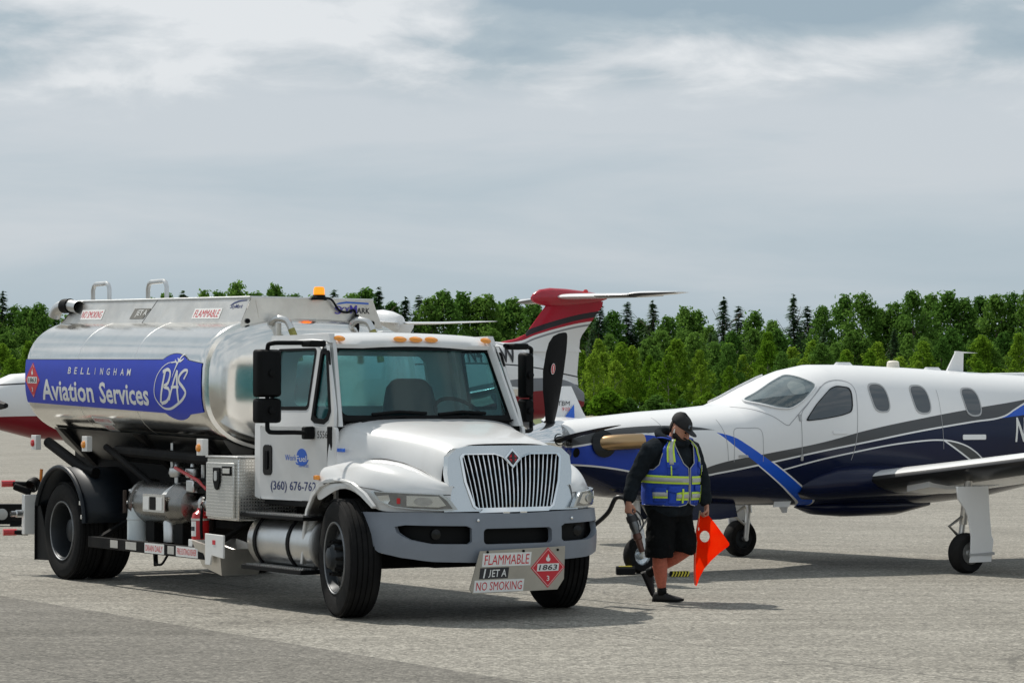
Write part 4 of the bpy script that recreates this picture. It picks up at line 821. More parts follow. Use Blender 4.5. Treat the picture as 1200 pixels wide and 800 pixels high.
def fring(x,n=72):
    zt,zb,w,zm,e=sec(x); o=[]
    for k in range(n):
        a=2*PI*k/n; c,s=math.cos(a),math.sin(a)
        o.append((x,w*math.copysign(abs(c)**(2/e),c),zm+(zt-zm if s>0 else zm-zb)*math.copysign(abs(s)**(2/e),s)))
    return o
xs=sorted(set([f[0] for f in FS]+frange(-6,4,70)),reverse=True)
tf=MB().loft([fring(x) for x in xs]).build('fuselage',liv,tbm,sharp=60)
def fs(off,s=1):
    def g(u,v,d):
        y=fy(u,v); h=.004; nz=-(fy(u,v+h)-fy(u,v-h))/(2*h); nx=-(fy(u+h,v)-fy(u-h,v))/(2*h); l=math.sqrt(1+nz*nz+nx*nx); k=(d+off)/l
        return (u+nx*k,s*(y+k),v+nz*k)
    return g
def fpatch(name,pts,m,off=.002,th=.006,n=6,parent=None,s=1,hole=None):
    us=[p[0] for p in pts]; vs=[p[1] for p in pts]
    return MB().sheet([pts]+([hole] if hole else []),fs(off,s),th,us=frange(min(us),max(us),n)[1:-1],vs=frange(min(vs),max(vs),n)[1:-1]).build(name,m,parent or tf,sharp=50)
def inset(pts,k):
    cx=sum(p[0] for p in pts)/len(pts); cy=sum(p[1] for p in pts)/len(pts)
    return [(cx+(a-cx)*k,cy+(b-cy)*k) for a,b in pts]
def rounded(pts,k=3,r=.3):
    o=[]; n=len(pts)
    for i in range(n):
        a=Vector((*pts[i-1],0)); b=Vector((*pts[i],0)); c=Vector((*pts[(i+1)%n],0)); p=b.lerp(a,r); q=b.lerp(c,r)
        for j in range(k+1):
            t=j/k; w=p*(1-t)**2+b*2*t*(1-t)+q*t*t; o.append((w.x,w.y))
    return o
cabg=mat('cabin_window_glass',(.085,.095,.105),.06,0,spec=.6); wsg=mat('windscreen_glass',(.16,.19,.20),.05,0,spec=1.0,coat=1,var=.35,vscale=2)
cabin_m=mat('cabin_interior',(.22,.225,.225),.9,var=.35,vscale=4); seat_tan=mat('headrest_grey',(.36,.35,.33),.9); acg=glass('aircraft_glass',(.80,.86,.88),.13,.02)
winf=mat('window_frame_grey',(.42,.42,.42),.35,.3)
for s in (1,-1):
    wl=rounded([(1.753,1.825),(1.57,1.899),(1.313,2.022),(1.062,2.127),(.975,2.098),(.854,2.022),(.872,1.984),(1.095,1.834),(1.302,1.741),(1.461,1.748),(1.613,1.79)],3,.35)
    fpatch('windscreen_frame',wl,whitep,.001,.021,14,s=s,hole=inset(wl,.955)); fpatch('cockpit_interior',inset(wl,.965),cabin_m,.006,0,14,s=s)
    fpatch('glareshield',[(1.66,1.835),(1.30,1.752),(1.10,1.848),(.98,1.935),(1.18,1.90),(1.42,1.875)],blackg,.009,0,12,s=s); fpatch('headrest',rounded([(1.20,1.90),(1.03,1.915),(.99,2.02),(1.10,2.055),(1.19,2.0)]),seat_tan,.0095,0,10,s=s)
    fpatch('windscreen',inset(wl,.965),acg,.015,0,14,s=s)
    sw=rounded([(1.115,1.625),(1.077,1.676),(.927,1.816),(.702,1.966),(.60,1.998),(.44,1.982),(.425,1.93),(.480,1.722),(.644,1.680),(.888,1.645)],3,.3)
    fpatch('side_window_frame',inset(sw,1.05),blackg,.001,.005,7,s=s,hole=inset(sw,.98)); fpatch('side_window',inset(sw,.985),cabg,.002,.002,7,s=s)
    for cx_,cz in ((.03,1.862),(-.58,1.845),(-1.36,1.818)):
        wn=rounded([(cx_+.125,cz+.155),(cx_-.065,cz+.165),(cx_-.125,cz+.10),(cx_-.115,cz-.13),(cx_+.03,cz-.145),(cx_+.115,cz-.10)],4,.42)
        fpatch('cabin_window_frame',inset(wn,1.10),winf,.0005,.006,6,s=s,hole=inset(wn,.98)); fpatch('cabin_window',wn,cabg,.001,.003,6,s=s)
linem=mat('panel_line',(.33,.33,.34),.6)
def fline(name,pts,w=.005,s=1,m=linem,off=.0015):
    P=smooth_path([(a,0,b) for a,b in pts],6); V=[]; 
    for i,p in enumerate(P):
        d=(P[min(i+1,len(P)-1)]-P[max(0,i-1)]).normalized(); n=Vector((-d.z,0,d.x))*w
        for q in (p+n,p-n): V.append((q.x,s*(fy(q.x,q.z)+off),q.z))
    return MB().add(V,[(2*i,2*i+1,2*i+3,2*i+2) for i in range(len(P)-1)]).build(name,m,tf,sharp=None)
for s in (1,-1):
    fline('pilot_door_line',[(1.203,1.20),(1.203,1.409),(1.18,1.677),(1.06,1.80),(.889,1.93),(.72,2.035),(.55,2.07),(.40,2.045),(.35,1.96),(.395,1.741),(.44,1.404),(.50,1.19)],.004,s)
    fline('windscreen_fairing_line',[(1.89,1.775),(1.72,1.745),(1.539,1.670),(1.392,1.576),(1.318,1.612),(1.18,1.72),(1.0,1.85),(.80,2.0)],.004,s)
    fline('access_panel_line',[(2.107,1.187),(2.10,1.36),(2.07,1.53),(1.9,1.545),(1.74,1.53),(1.726,1.36),(1.728,1.187)],.003,s); fline('cowl_line',[(2.18,1.2),(2.2,1.45),(2.24,1.64)],.003,s); fline('cowl_line',[(2.9,1.25),(2.93,1.5),(2.99,1.66)],.003,s)
    fline('rear_door_line',[(-.86,1.3),(-.84,1.7),(-.87,1.97)],.003,s)
    for u0,u1,v0,v1 in ((.775,.555,1.478,1.518),(-1.51,-1.15,1.402,1.46)):
        fpatch('door_handle',rrect(min(u0,u1),max(u0,u1),v0,v1,.015),whitep,.002,.008,3,s=s)
    fpatch('vent_plate',rrect(1.93,2.05,1.232,1.26,.008),winf,.002,.004,3,s=s)
    for z in (1.62,1.19): fpatch('door_hinge',rrect(1.19,1.22,z,z+.07,.005),winf,.002,.01,2,s=s)
text('N',1.985,2.175,1.372,1.652,lambda u,v,d:fs(.004)(-u,v,d),whitet,tf,bold=.02,shear=.2,vs=frange(1.4,1.65,5))
# nose: cowl ring, spinner, five blades
fcx=lambda s=1: None
spm=mat('polished_spinner',(.80,.80,.80),.12,1)
MB().loft([[(4.02,y*.985,1.36+(z-1.36)*.985) for _,y,z in fring(4.02)],[(4.02,y*.72,1.38+(z-1.38)*.72) for _,y,z in fring(4.02)],[(3.9,y*.70,1.38+(z-1.38)*.70) for _,y,z in fring(4.02)]],cap=False).build('cowl_lip',chrome,tf)
HB=Vector((4.09,0,1.40))
spn=MB().lathe([(-.20,.21),(-.15,.232),(0,.225),(.12,.195),(.25,.145),(.36,.085),(.42,.035),(.435,0)],36,Matrix.Translation(HB)).build('spinner',spm,tbm)
bladem=mat('propeller_blade_black',(.009,.0095,.011),.5,var=.15,spec=.15)
def blade(ang,pitch=R(82)):
    ax=Vector((0,math.sin(ang),math.cos(ang))); tg=Vector((0,math.cos(ang),-math.sin(ang))); fw=Vector((1,0,0))
    mb=MB(); rings=[]
    for r,ch,th,sw,pt in ((.16,.10,.09,0,88),(.24,.13,.07,.0,86),(.36,.17,.045,.0,88),(.55,.235,.030,.012,88),(.75,.275,.022,.015,87),(.95,.27,.015,.0,86),(1.05,.245,.010,-.012,86),(1.12,.19,.007,-.035,86),(1.15,.11,.005,-.065,86),(1.16,.04,.004,-.085,86)):
        p=R(pt); cd=fw*math.sin(p)+tg*math.cos(p); nd=fw*math.cos(p)-tg*math.sin(p); ring=[]
        for a,b in ((.5,0),(.3,.42),(0,.5),(-.35,.25),(-.5,0),(-.35,-.25),(0,-.5),(.3,-.42)):
            ring.append(HB+ax*r+cd*(a*ch+sw)+nd*b*th)
        rings.append(ring)
    b=mb.loft(rings).build('propeller_blade',bladem,spn,sharp=60)
    cf=MB().lathe([(.14,.075),(.20,.07),(.225,.06)],16,Matrix.Translation(HB)@Vector((1,0,0)).rotation_difference(ax).to_matrix().to_4x4()).build('blade_cuff',black,spn)
    return b,ax,tg,fw
for k in range(5):
    a=R(9+72*k); b_,ax,tg,fw=blade(a)
    if k==0:
        ce=HB+ax*.78; nd=(fw*math.cos(R(77))-tg*math.sin(R(77))); cd=fw*math.sin(R(77))+tg*math.cos(R(77))
        for sg in (1,-1):
            MB().sheet([circ(0,0,.032,.058,20)],lambda u,v,d:tuple(ce+cd*(u+.04)+ax*v-nd*sg*(-.0135-d)),.001).build('blade_badge_rim',whitet,b_)
            MB().sheet([circ(0,0,.026,.050,20)],lambda u,v,d:tuple(ce+cd*(u+.04)+ax*v-nd*sg*(-.0150-d)),.001).build('blade_badge',redt,b_)
            MB().sheet([rrect(-.006,.006,-.035,.035,.004)],lambda u,v,d:tuple(ce+cd*(u+.04)+ax*v-nd*sg*(-.0165-d)),.001).build('badge_mark',wsticker,b_)
brass=mat('heat_tinted_steel',(.46,.31,.17),.32,1)
for s in (1,-1):
    fpatch('exhaust_fairing',circ(3.69,1.385,.135,.135,24),blackg,.0,.03,5,s=s)
    MB().tube(smooth_path([(3.72,s*.34,1.385),(3.62,s*.47,1.40),(3.48,s*.555,1.41),(3.30,s*.575,1.415)],5),[.082+.0*i for i in range(16)],20,cap=False).build('exhaust_stack',brass,tf)
    fpatch('cowl_inlet',circ(3.98,1.30,.03,.05,12),black,.002,.004,2,s=s)
# antennas on the roof
MB().loft([[(-1.52,-.012,2.18),(-1.78,-.01,2.18),(-1.78,.01,2.18),(-1.52,.012,2.18)],[(-1.66,-.008,2.40),(-1.79,-.008,2.40),(-1.79,.008,2.40),(-1.66,.008,2.40)],[(-1.66,-.01,2.42),(-2.02,-.01,2.405),(-2.02,.01,2.405),(-1.66,.01,2.425)]]).build('blade_antenna',whitep,tf)
MB().lathe([(0,.075),(.07,.068),(.085,.05),(.09,0)],16,Matrix.Translation((-.70,0,2.215))@UP).build('roof_beacon',mat('cream_lens',(.72,.68,.58),.3),tf)
for x in (.05,-1.3): MB().loft([[(x+.14*math.cos(2*PI*k/16),.05*math.sin(2*PI*k/16),sec(x)[0]-.005) for k in range(16)],[(x+.10*math.cos(2*PI*k/16),.03*math.sin(2*PI*k/16),sec(x)[0]+.03) for k in range(16)]]).build('roof_antenna',whitep,tf)
MB().tube([(-1.25,.25,2.135),(-1.9,.25,2.105),(-2.3,.24,2.085)],.012,6).build('antenna_rail',whitep,tf)
# wings
bootm=mat('black_deice_boot',(.012,.012,.014),.3); AFU=[(0,0),(.012,.022),(.05,.046),(.12,.067),(.25,.083),(.4,.085),(.6,.065),(.8,.035),(1,.002)]; AFL=[(.8,-.018),(.6,-.036),(.4,-.052),(.25,-.056),(.12,-.047),(.05,-.032),(.012,-.015)]
def airfoil(le,chord,y,z,ts=1,cant=0):
    return [(le-a*chord,y,z+b*chord*ts-a*chord*cant) for a,b in AFU+AFL]
def wing(s,parent,secs,mats,name='wing',boot=True):
    mb=MB(); rings=[[(x,s*y,z) for x,y,z in airfoil(*q)] for q in secs]; n=len(rings[0]); V=[p for r in rings for p in r]
    for i in range(len(rings)-1):
        for k in range(n):
            k2=(k+1)%n; mb.mi=1 if boot and (k in (0,n-1,n-2,n-3,n-4)) and i>0 else 0
            mb.f.append((i*n+k,i*n+k2,(i+1)*n+k2,(i+1)*n+k)); mb.m.append(mb.mi)
    mb.v=[tuple(p) for p in V]; mb.f.append(tuple(range((len(rings)-1)*n,len(rings)*n))); mb.m.append(0)
    return mb.build(name,mats,parent,sharp=45)
Wz=lambda y:.955+.114*(y-.7)
secs=[(.55,1.95,.45,.93,.95,.07),(.42,1.80,.72,Wz(.72),1.05,.07),(.38,1.75,1.0,Wz(1.0),1.1,.07),(.27,1.62,1.9,Wz(1.9),1.1,.07),(.20,1.46,3.0,Wz(3),1.1,.06),(.12,1.25,4.6,Wz(4.6),1.05,.04),(.04,1.02,6.0,Wz(6),.9),(-.08,.78,6.25,Wz(6.3),.8)]
wgm=mat('wing_white_paint',(.74,.74,.73),.25,coat=.4)
for s in (1,-1):
    wg=wing(s,tbm,secs,[wgm,bootm])
    wl=MB(); rr=[]
    for h,c,x in ((0,.75,-.10),(.12,.56,-.22),(.42,.22,-.42),(.46,.14,-.48)):
        rr.append([(x-a*c,s*(6.25+.06*h/.46+b*c*.8),Wz(6.3)+h) for a,b in AFU+AFL])
    wlo=wl.loft(rr).build('winglet',whitep,wg,sharp=45)
    if s<0:
        wf=lambda u,v,d:(u,s*6.25+.045+.0,Wz(6.3)+v)
        wy=lambda u,v,d:(u,s*(6.25+.06*v/.46)+.055*(1-v/.46)*.75+.012,Wz(6.3)+v)
        text('TBM',-.58,-.38,.20,.26,lambda u,v,d:wy(-(u)-.94,v,0),blackt,wlo,shear=.2); text('910',-.52,-.40,.13,.18,lambda u,v,d:wy(-(u)-.94,v,0),redt,wlo,shear=.2)
        MB().sheet([[(-.60,.02),(-.62,.22),(-.43,.03)]],wy,0).build('winglet_stripe',bluet,wlo)
    # wing root fairing over the leading edge
    fr_=MB(); rr=[]
    for x,yo,zc,hz,dp in ((1.10,.50,.90,.10,.04),(.95,.60,.92,.16,.06),(.70,.66,.95,.20,.10),(.40,.70,.96,.20,.18),(0,.72,.96,.19,.20),(-.6,.70,.93,.16,.16),(-1.2,.66,.90,.10,.10),(-1.7,.58,.90,.05,.05)):
        rr.append([(x,s*(yo-.25+ (.25+dp)*max(0,math.cos(a))),zc+hz*math.sin(a)) for a in [R(-90+20*k) for k in range(10)]])
    fr_.loft(rr,closed=False,cap=False).build('wing_root_fairing',mat('fairing_navy',(.004,.008,.035),.2,coat=.08,spec=.3) if 'fairing_navy' not in MATS else MATS['fairing_navy'],wg,sharp=60)
    # main gear
    gy=s*1.93
    tireg=MB().lathe([(-.075,.12),(-.085,.15),(-.08,.19),(-.05,.212),(0,.217),(.05,.212),(.08,.19),(.085,.15),(.075,.12)],36,Matrix.Translation((0,gy,.215))@Matrix.Rotation(R(90),4,'Z')).build('main_wheel',rubber,tbm)
    MB().lathe([(-.08,.0),(-.075,.04),(-.05,.05),(-.045,.10),(-.07,.125),(.07,.125),(.045,.10),(.05,.05),(.075,.04),(.08,0)],28,Matrix.Translation((0,gy,.215))@Matrix.Rotation(R(90),4,'Z')).build('wheel_hub',rimm if s<0 else alu,tireg)
    lg=MB(); lg.tube([(-.06,gy-s*.02,1.0),(-.05,gy-s*.10,.52)],.045,12); lg.tube([(-.05,gy-s*.10,.56),(.0,gy-s*.11,.215)],.033,12); lg.tube([(0,gy-s*.13,.215),(0,gy+s*.08,.215)],.03,10); lg.tube([(-.02,gy-s*.08,.60),(.17,gy-s*.08,.50),(.0,gy-s*.1,.38)],.018,8); pass
    lg.build('main_gear_leg',cool,tbm)
    gd=MB().sheet([[(.275,.93),(.255,.80),(.16,.70),(.10,.60),(.06,.40),(.07,.20),(.085,.12),(-.245,.12),(-.28,.35),(-.25,.40),(-.225,.62),(-.205,.93)]],lambda u,v,d:(u,gy+s*(.115+.06*(v-.1)*0+.02*math.sin((u+.1)*3)+d),v),.02,us=frange(-.3,.3,6)).build('main_gear_door',whitep,tbm,bevel=.004)
    MB().sheet([[(.09,.215),(-.27,.225),(-.275,.195),(.09,.19)]],lambda u,v,d:(u,gy+s*(.135+d),v),.012).build('door_edge_fold',winf,gd)
    bg=MB().loft([[(x,s*y,z) for x,y,z in ((x0-.0,1.2,Wz(1.3)-.10*k),(x0,1.55,Wz(1.55)-.10*k),(x0,1.55,Wz(1.55)-.11-.06*k),(x0,1.2,Wz(1.3)-.14-.06*k))] for x0,k in ((.18,.5),(-.1,1),(-.5,1),(-.95,.3))]).build('flap_track_fairing',wgm,wg,sharp=30)
# belly exhaust bumps
MB().loft([[(x,.0+r*1.5*math.cos(2*PI*k/16),.66-.0+r*.55*math.sin(2*PI*k/16)) for k in range(16)] for x,r in ((.75,.02),(.5,.16),(.1,.22),(-.6,.22),(-1.2,.05))]).build('belly_fairing',MATS['fairing_navy'],tbm,sharp=60)
MB().loft([[(1.0+.06*0,y,.69) for y in (-.008,.008)]+[(.86,y,.69) for y in (.008,-.008)],[(.94,y,.60) for y in (-.006,.006)]+[(.88,y,.60) for y in (.006,-.006)]]).build('belly_antenna',whitep,tbm)
MB().sheet([[(1.32,.70),(1.10,.70),(1.06,.78),(1.30,.78)]],lambda u,v,d:(u,.30+d,v-.02),.01).build('belly_step',whitep,tbm)
# nose gear
ng=MB(); ng.tube([(2.95,0,.80),(2.93,0,.50)],.04,12); ng.tube([(2.93,0,.52),(2.93,.07,.46),(2.93,.085,.40),(2.91,.085,.19)],.026,10); ng.tube([(2.93,0,.52),(2.93,-.07,.46),(2.93,-.085,.40),(2.91,-.085,.19)],.026,10); ng.tube([(2.91,-.1,.19),(2.91,.1,.19)],.03,10)
ng.build('nose_gear_leg',whitep,tbm); MB().tube([(2.88,0,.74),(2.78,0,.60),(2.88,0,.48)],.015,6).build('torque_link',cool,tbm)
nw=MB().lathe([(-.055,.10),(-.065,.13),(-.06,.17),(-.035,.19),(0,.194),(.035,.19),(.06,.17),(.065,.13),(.055,.10)],32,Matrix.Translation((2.91,0,.194))@Matrix.Rotation(R(90),4,'Z')).build('nose_wheel',rubber,tbm)
MB().lathe([(-.058,0),(-.055,.04),(-.03,.05),(-.04,.09),(-.058,.105),(.058,.105),(.04,.09),(.03,.05),(.055,.04),(.058,0)],28,Matrix.Translation((2.91,0,.194))@Matrix.Rotation(R(90),4,'Z')).build('wheel_hub',silver,nw)
for s in (1,-1): MB().sheet([[(2.85,.76),(1.78,.74),(1.76,.585),(2.0,.56),(2.75,.56)]],lambda u,v,d:(u,s*(.20+(.75-v)*.15+d),v),.014).build('nose_gear_door',MATS['fairing_navy'],tbm,bevel=.003)
# tail
for s in (1,-1): 
    wing(s,tbm,[(-5.0,1.25,.05,1.75,.7),(-5.35,.75,2.2,1.80,.7),(-5.5,.6,2.45,1.80,.6)],[whitep,bootm],'tailplane')
def vfin(parent,secs,m,name='fin'):
    return MB().loft([[(x-a*c,b*c*.75,z) for a,b in AFU+AFL] for x,c,z in secs]).build(name,m,parent,sharp=45)
vfin(tbm,[(-3.0,2.95,2.0),(-3.6,2.3,2.22),(-4.3,1.75,2.6),(-5.0,1.2,3.6),(-5.4,.85,4.3),(-5.6,.6,4.36)],whitep)
tube('dorsal_strake',whitep,tbm,[(-2.1,0,2.14),(-3.2,0,2.16)],.03,8)
# ------------------------------------------------------------------ chocks
ych=mat('chock_yellow',(.62,.52,.04),.5,var=.15); 
def AW(p): return Matrix.Translation((3.78,29.9,0))@Matrix.Rotation(R(213.7),4,'Z')@Vector(p)
def chock(loc,rz,label,striped):
    c=empty('wheel_chock',loc,rz); tag(c,label,'wheel chock','chocks around the nose wheel')
    n=7 if striped else 1; L=.20; 
    q_=.62 if striped else 1; pr=[(-.055,0),(.055,0),(.045,.06*q_),(.02,.085*q_),(-.02,.085*q_),(-.045,.06*q_)]
    MB().loft([[(x,a,b+.004) for a,b in pr] for x in (-L/2,L/2)]).build('rubber_block',black,c,bevel=.006)
    if striped:
        for k in range(6):
            x=-L/2+.008+k*.032; MB().loft([[(xx+(.02 if b>.03 else 0),a*1.03,b*1.03+.004) for a,b in pr] for xx in (x,x+.015)]).build('yellow_stripe',ych,c)
    else: MB().loft([[(xx,a*1.03,b*1.04+.004) for a,b in pr[1:]+pr[:1]][0:4]+[(xx,-.03,.07),(xx,-.046,.03)] for xx in (-L/2+.03,L/2-.03)]).build('yellow_band',ych,c)
    return c
c1=chock((1.20,28.05,0),R(3),'black and yellow banded chock in front of the nose wheel of the blue aircraft',False)
c2=chock((1.75,27.72,0),R(5),'black and yellow striped chock behind the nose wheel beside the walking man\'s legs',True)
# ------------------------------------------------------------------ red and white T-tail aircraft behind the truck (origin on the ground under the fin trailing edge)
pc=empty('t_tail_aircraft',(1.97,56.2,0),R(212)); tag(pc,'white aircraft with a red topped fin and red belly behind the fuel truck','airplane')
redair=(.40,.006,.025)
def pcm():
    m=bpy.data.materials.new('red_white_livery'); m.use_nodes=True; t=m.node_tree; b=t.nodes['Principled BSDF']; b.inputs['Roughness'].default_value=.3; b.inputs['Coat Weight'].default_value=.1; b.inputs['Specular IOR Level'].default_value=.3
    sp=N(t,'ShaderNodeSeparateXYZ'); t.links.new(N(t,'ShaderNodeTexCoord').outputs['Object'],sp.inputs[0]); x,y,z=sp.outputs
    fc=lambda pts:fcurve(t,x,pts,-1,15,0,5); lt=lambda a,c: mathn(t,'LESS_THAN',a,c); gt=lambda a,c: mathn(t,'GREATER_THAN',a,c); ab=lambda a,c,w:lt(mathn(t,'ABSOLUTE',mathn(t,'SUBTRACT',a,c)),w)
    top=fc([(-1,3.68),(0,3.63),(.6,3.56),(1.2,3.44),(1.8,3.28),(2.2,3.15),(2.6,3.12),(3.2,3.45),(4,4.0),(15,4.9)])
    low=fc([(-1,1.70),(.7,1.92),(1.2,2.03),(1.8,2.12),(2.4,2.03),(3.0,1.88),(4.2,1.66),(8,1.50),(12,1.62),(15,1.55)])
    gr=fc([(-1,2.0),(.7,2.25),(1.2,2.36),(2,2.38),(3,2.30),(4.2,2.1),(8,1.55),(15,1.5)])
    ln=fc([(-1,2.1),(.7,2.42),(2,2.60),(3,2.66),(4,2.66),(8,2.5),(15,2.1)])
    c=mixc(t,lt(z,gr),(.80,.80,.80),(.20,.21,.23)); c=mixc(t,AND(t,lt(z,mathn(t,'SUBTRACT',gr,.17)),gt(x,2.2)),c,(.62,.58,.52))
    c=mixc(t,lt(z,low),c,(.20,.008,.016)); c=mixc(t,ab(z,ln,.014),c,(.03,.03,.035))
    c=mixc(t,AND(t,gt(z,mathn(t,'SUBTRACT',top,.09)),lt(z,mathn(t,'SUBTRACT',top,.05))),c,(.25,.25,.27))
    c=mixc(t,gt(z,top),c,redair); bs=mathn(t,'ADD',mathn(t,'ADD',top,.10),mathn(t,'MULTIPLY',mathn(t,'SUBTRACT',2,x),.02))
    c=mixc(t,AND(t,ab(z,bs,.06),lt(x,2.0)),c,(.02,.015,.02))
    t.links.new(c,b.inputs['Base Color']); return m
pl_=pcm()
FP=[(.55,2.10,1.80,.05),(.9,2.35,1.66,.13),(1.5,2.74,1.56,.28),(2.3,3.10,1.46,.46),(3.2,3.17,1.34,.60),(4.5,3.19,1.20,.74),(6,3.18,1.10,.80),(8.5,3.18,1.08,.80),(9.8,3.12,1.08,.78),(10.4,2.90,1.08,.75),(11.0,2.52,1.08,.70),(11.8,2.47,1.12,.64),(12.9,2.42,1.20,.55),(13.3,2.39,1.30,.47),(13.7,2.22,1.40,.38)]
def pring(x,zt,zb,w,n=40):
    o=[]
    for k in range(n):
        a=2*PI*k/n; c,s=math.cos(a),math.sin(a); o.append((x,w*math.copysign(abs(c)**.85,c),(zt+zb)/2+(zt-zb)/2*math.copysign(abs(s)**.88,s)))
    return o
pf=MB().loft([pring(*q) for q in FP]).build('fuselage',pl_,pc,sharp=60)
fin=MB().loft([[(x-a*c,b*c*.55,z) for a,b in AFU+AFL] for x,c,z in ((4.6,4.0,2.94),(3.6,2.95,3.02),(2.75,2.05,3.10),(2.25,1.62,3.2),(2.0,1.42,3.3),(1.48,1.42,3.92),(1.40,1.36,4.02))]).build('fin',pl_,pc,sharp=45)
MB().loft([[(x-a*c,b*c*.4,z) for a,b in AFU+AFL] for x,c,z in ((2.4,1.75,1.95),(2.3,1.60,2.5),(2.25,1.62,3.2))]).build('rudder_base',pl_,pc,sharp=45)
redm=mat('red_aircraft_paint',redair,.25,coat=.4,var=.15,vscale=30)
MB().loft([[(x,r*.75*math.cos(2*PI*k/24),4.08+dz+r*math.sin(2*PI*k/24)) for k in range(24)] for x,r,dz in ((1.86,.02,-.03),(1.80,.09,-.02),(1.65,.16,0),(1.4,.20,.0),(1.0,.19,.0),(.5,.14,.01),(.1,.08,.02),(-.05,.03,.02))]).build('bullet_fairing',redm,pc,sharp=60)
MB().lathe([(0,.06),(.05,.055),(.08,.03),(.085,0)],12,Matrix.Translation((.55,.1,4.18))@UP).build('tail_beacon',redl,pc)
for s in (1,-1):
    wing(s,pc,[(1.30,1.22,.08,4.09,.75),(1.08,1.06,1.2,4.075,.75),(.88,.92,2.1,4.06,.75),(.84,.88,2.12,4.08,.9),(.70,.86,2.35,4.09,.8),(.1,.36,2.72,4.12,.5)],[whitep,bootm],'tailplane')
    wing(s,pc,[(8.5,2.2,.6,1.25,1),(8.35,2.0,1.2,1.33,1),(7.9,1.1,7.6,2.0,.9),(7.6,.6,7.9,2.1,.8)],[whitep,bootm])
    for x in (5.5,6.4,7.3,8.2): MB().sheet([rrect(x-.17,x+.17,2.15,2.60,.12)],lambda u,v,d:(u,s*(.775-.28*max(0,v-2.1)**1.5*1.2+d),v),.012).build('cabin_window',cabg,pc)
    MB().sheet([[(9.6,2.3),(10.3,2.32),(10.45,2.45),(9.9,2.80),(9.6,2.82)]],lambda u,v,d:(u,s*(.74-.25*max(0,v-2.1)**1.4*1.3+d),v),.012).build('cockpit_window',cabg,pc)
    ex=MB().tube(smooth_path([(12.85,s*.45,1.98),(12.95,s*.62,1.98),(12.75,s*.76,1.98),(12.35,s*.80,1.98)],4),.13,16).build('exhaust_stub',mat('dark_stack_steel',(.30,.27,.24),.25,1,var=.3) if 'dark_stack_steel' not in MATS else MATS['dark_stack_steel'],pc)
    MB().lathe([(-.01,.18),(.01,.19),(.02,.14)],20,Matrix.Translation((12.98,s*.52,1.98))@Matrix.Rotation(R(90*s),4,'Z')@Matrix.Rotation(R(-20*s),4,'Z')).build('stub_ring',blackg,ex)
    mg=MB().lathe([(-.1,.15),(-.11,.2),(-.08,.26),(0,.28),(.08,.26),(.11,.2),(.1,.15)],24,Matrix.Translation((7.2,s*2.2,.28))@Matrix.Rotation(R(90),4,'Z')).build('main_wheel',rubber,pc); tube('gear_leg',whitep,pc,[(7.2,s*2.1,.28),(7.3,s*2.1,1.4)],.06,8)
nw2=MB().lathe([(-.07,.1),(-.08,.15),(-.06,.2),(0,.22),(.06,.2),(.08,.15),(.07,.1)],24,Matrix.Translation((11.6,0,.22))@Matrix.Rotation(R(90),4,'Z')).build('nose_wheel',rubber,pc); tube('gear_leg',whitep,pc,[(11.6,.1,.22),(11.5,0,1.2)],.05,8)
MB().lathe([(0,.30),(.15,.28),(.4,.18),(.55,.08),(.6,0)],24,Matrix.Translation((13.75,0,1.85))).build('spinner',spm,pc)
for k in range(5):
    a=R(20+72*k); MB().tube([(13.9,.15*math.sin(a),1.85+.15*math.cos(a)),(13.9,.8*math.sin(a),1.85+.8*math.cos(a)),(13.9,1.3*math.sin(a),1.85+1.3*math.cos(a))],[.05,.11,.05],6).build('propeller_blade',bladem,pc)
ps=lambda u,v,d:(u,lerp([2,3.2,4.5],[.40,.585,.725],u)*(1-.35*max(0,(v-2.4)/.6)**2)+.03,v)
def pcy(x,z):
    xs=[q[0] for q in FP]; zt,zb,w=(lerp(xs,[q[i] for q in FP],x) for i in (1,2,3)); s=min(.999,abs(z-(zt+zb)/2)/((zt-zb)/2))**(1/.88); return w*math.sqrt(1-s*s)**.85
def reg(txt,u0,u1): # letters read from nose to tail on the left side, mirrored in u
    text(txt,-u0,-u1,2.69,3.03,lambda u,v,d:(-u,pcy(-u,v)+.02,v),blackt,pf,bold=.02,vs=frange(2.68,2.99,6))
reg('N4',3.74,3.38); reg('0W',3.07,2.48)
# ------------------------------------------------------------------ second T-tail aircraft seen over the cab roof
p2=empty('t_tail_aircraft',(-3.5,72,0),R(138)); tag(p2,'pale aircraft whose white tail fairing and thin tailplane show just above the truck cab roof','airplane')
f2=MB().loft([pring(x-1.2,zt,zb,w) for x,zt,zb,w in FP[:12]]+[pring(11.8,2.0,1.5,.25)]).build('fuselage',whitep,p2,sharp=60)
MB().loft([[(x-1.2-a*c,b*c*.55,z) for a,b in AFU+AFL] for x,c,z in ((3.6,2.95,2.9),(2.25,1.62,3.2),(1.48,1.42,3.92),(1.40,1.36,4.02))]).build('fin',whitep,p2,sharp=45)
MB().loft([[(x,r*.95*math.cos(2*PI*k/24),4.12+dz+r*math.sin(2*PI*k/24)) for k in range(24)] for x,r,dz in ((1.1,.05,0),(.9,.2,0),(.5,.30,0),(0,.32,0),(-.3,.30,-.03),(-.62,.22,-.06),(-.66,.16,-.06))]).build('bullet_fairing',whitep,p2,sharp=60)
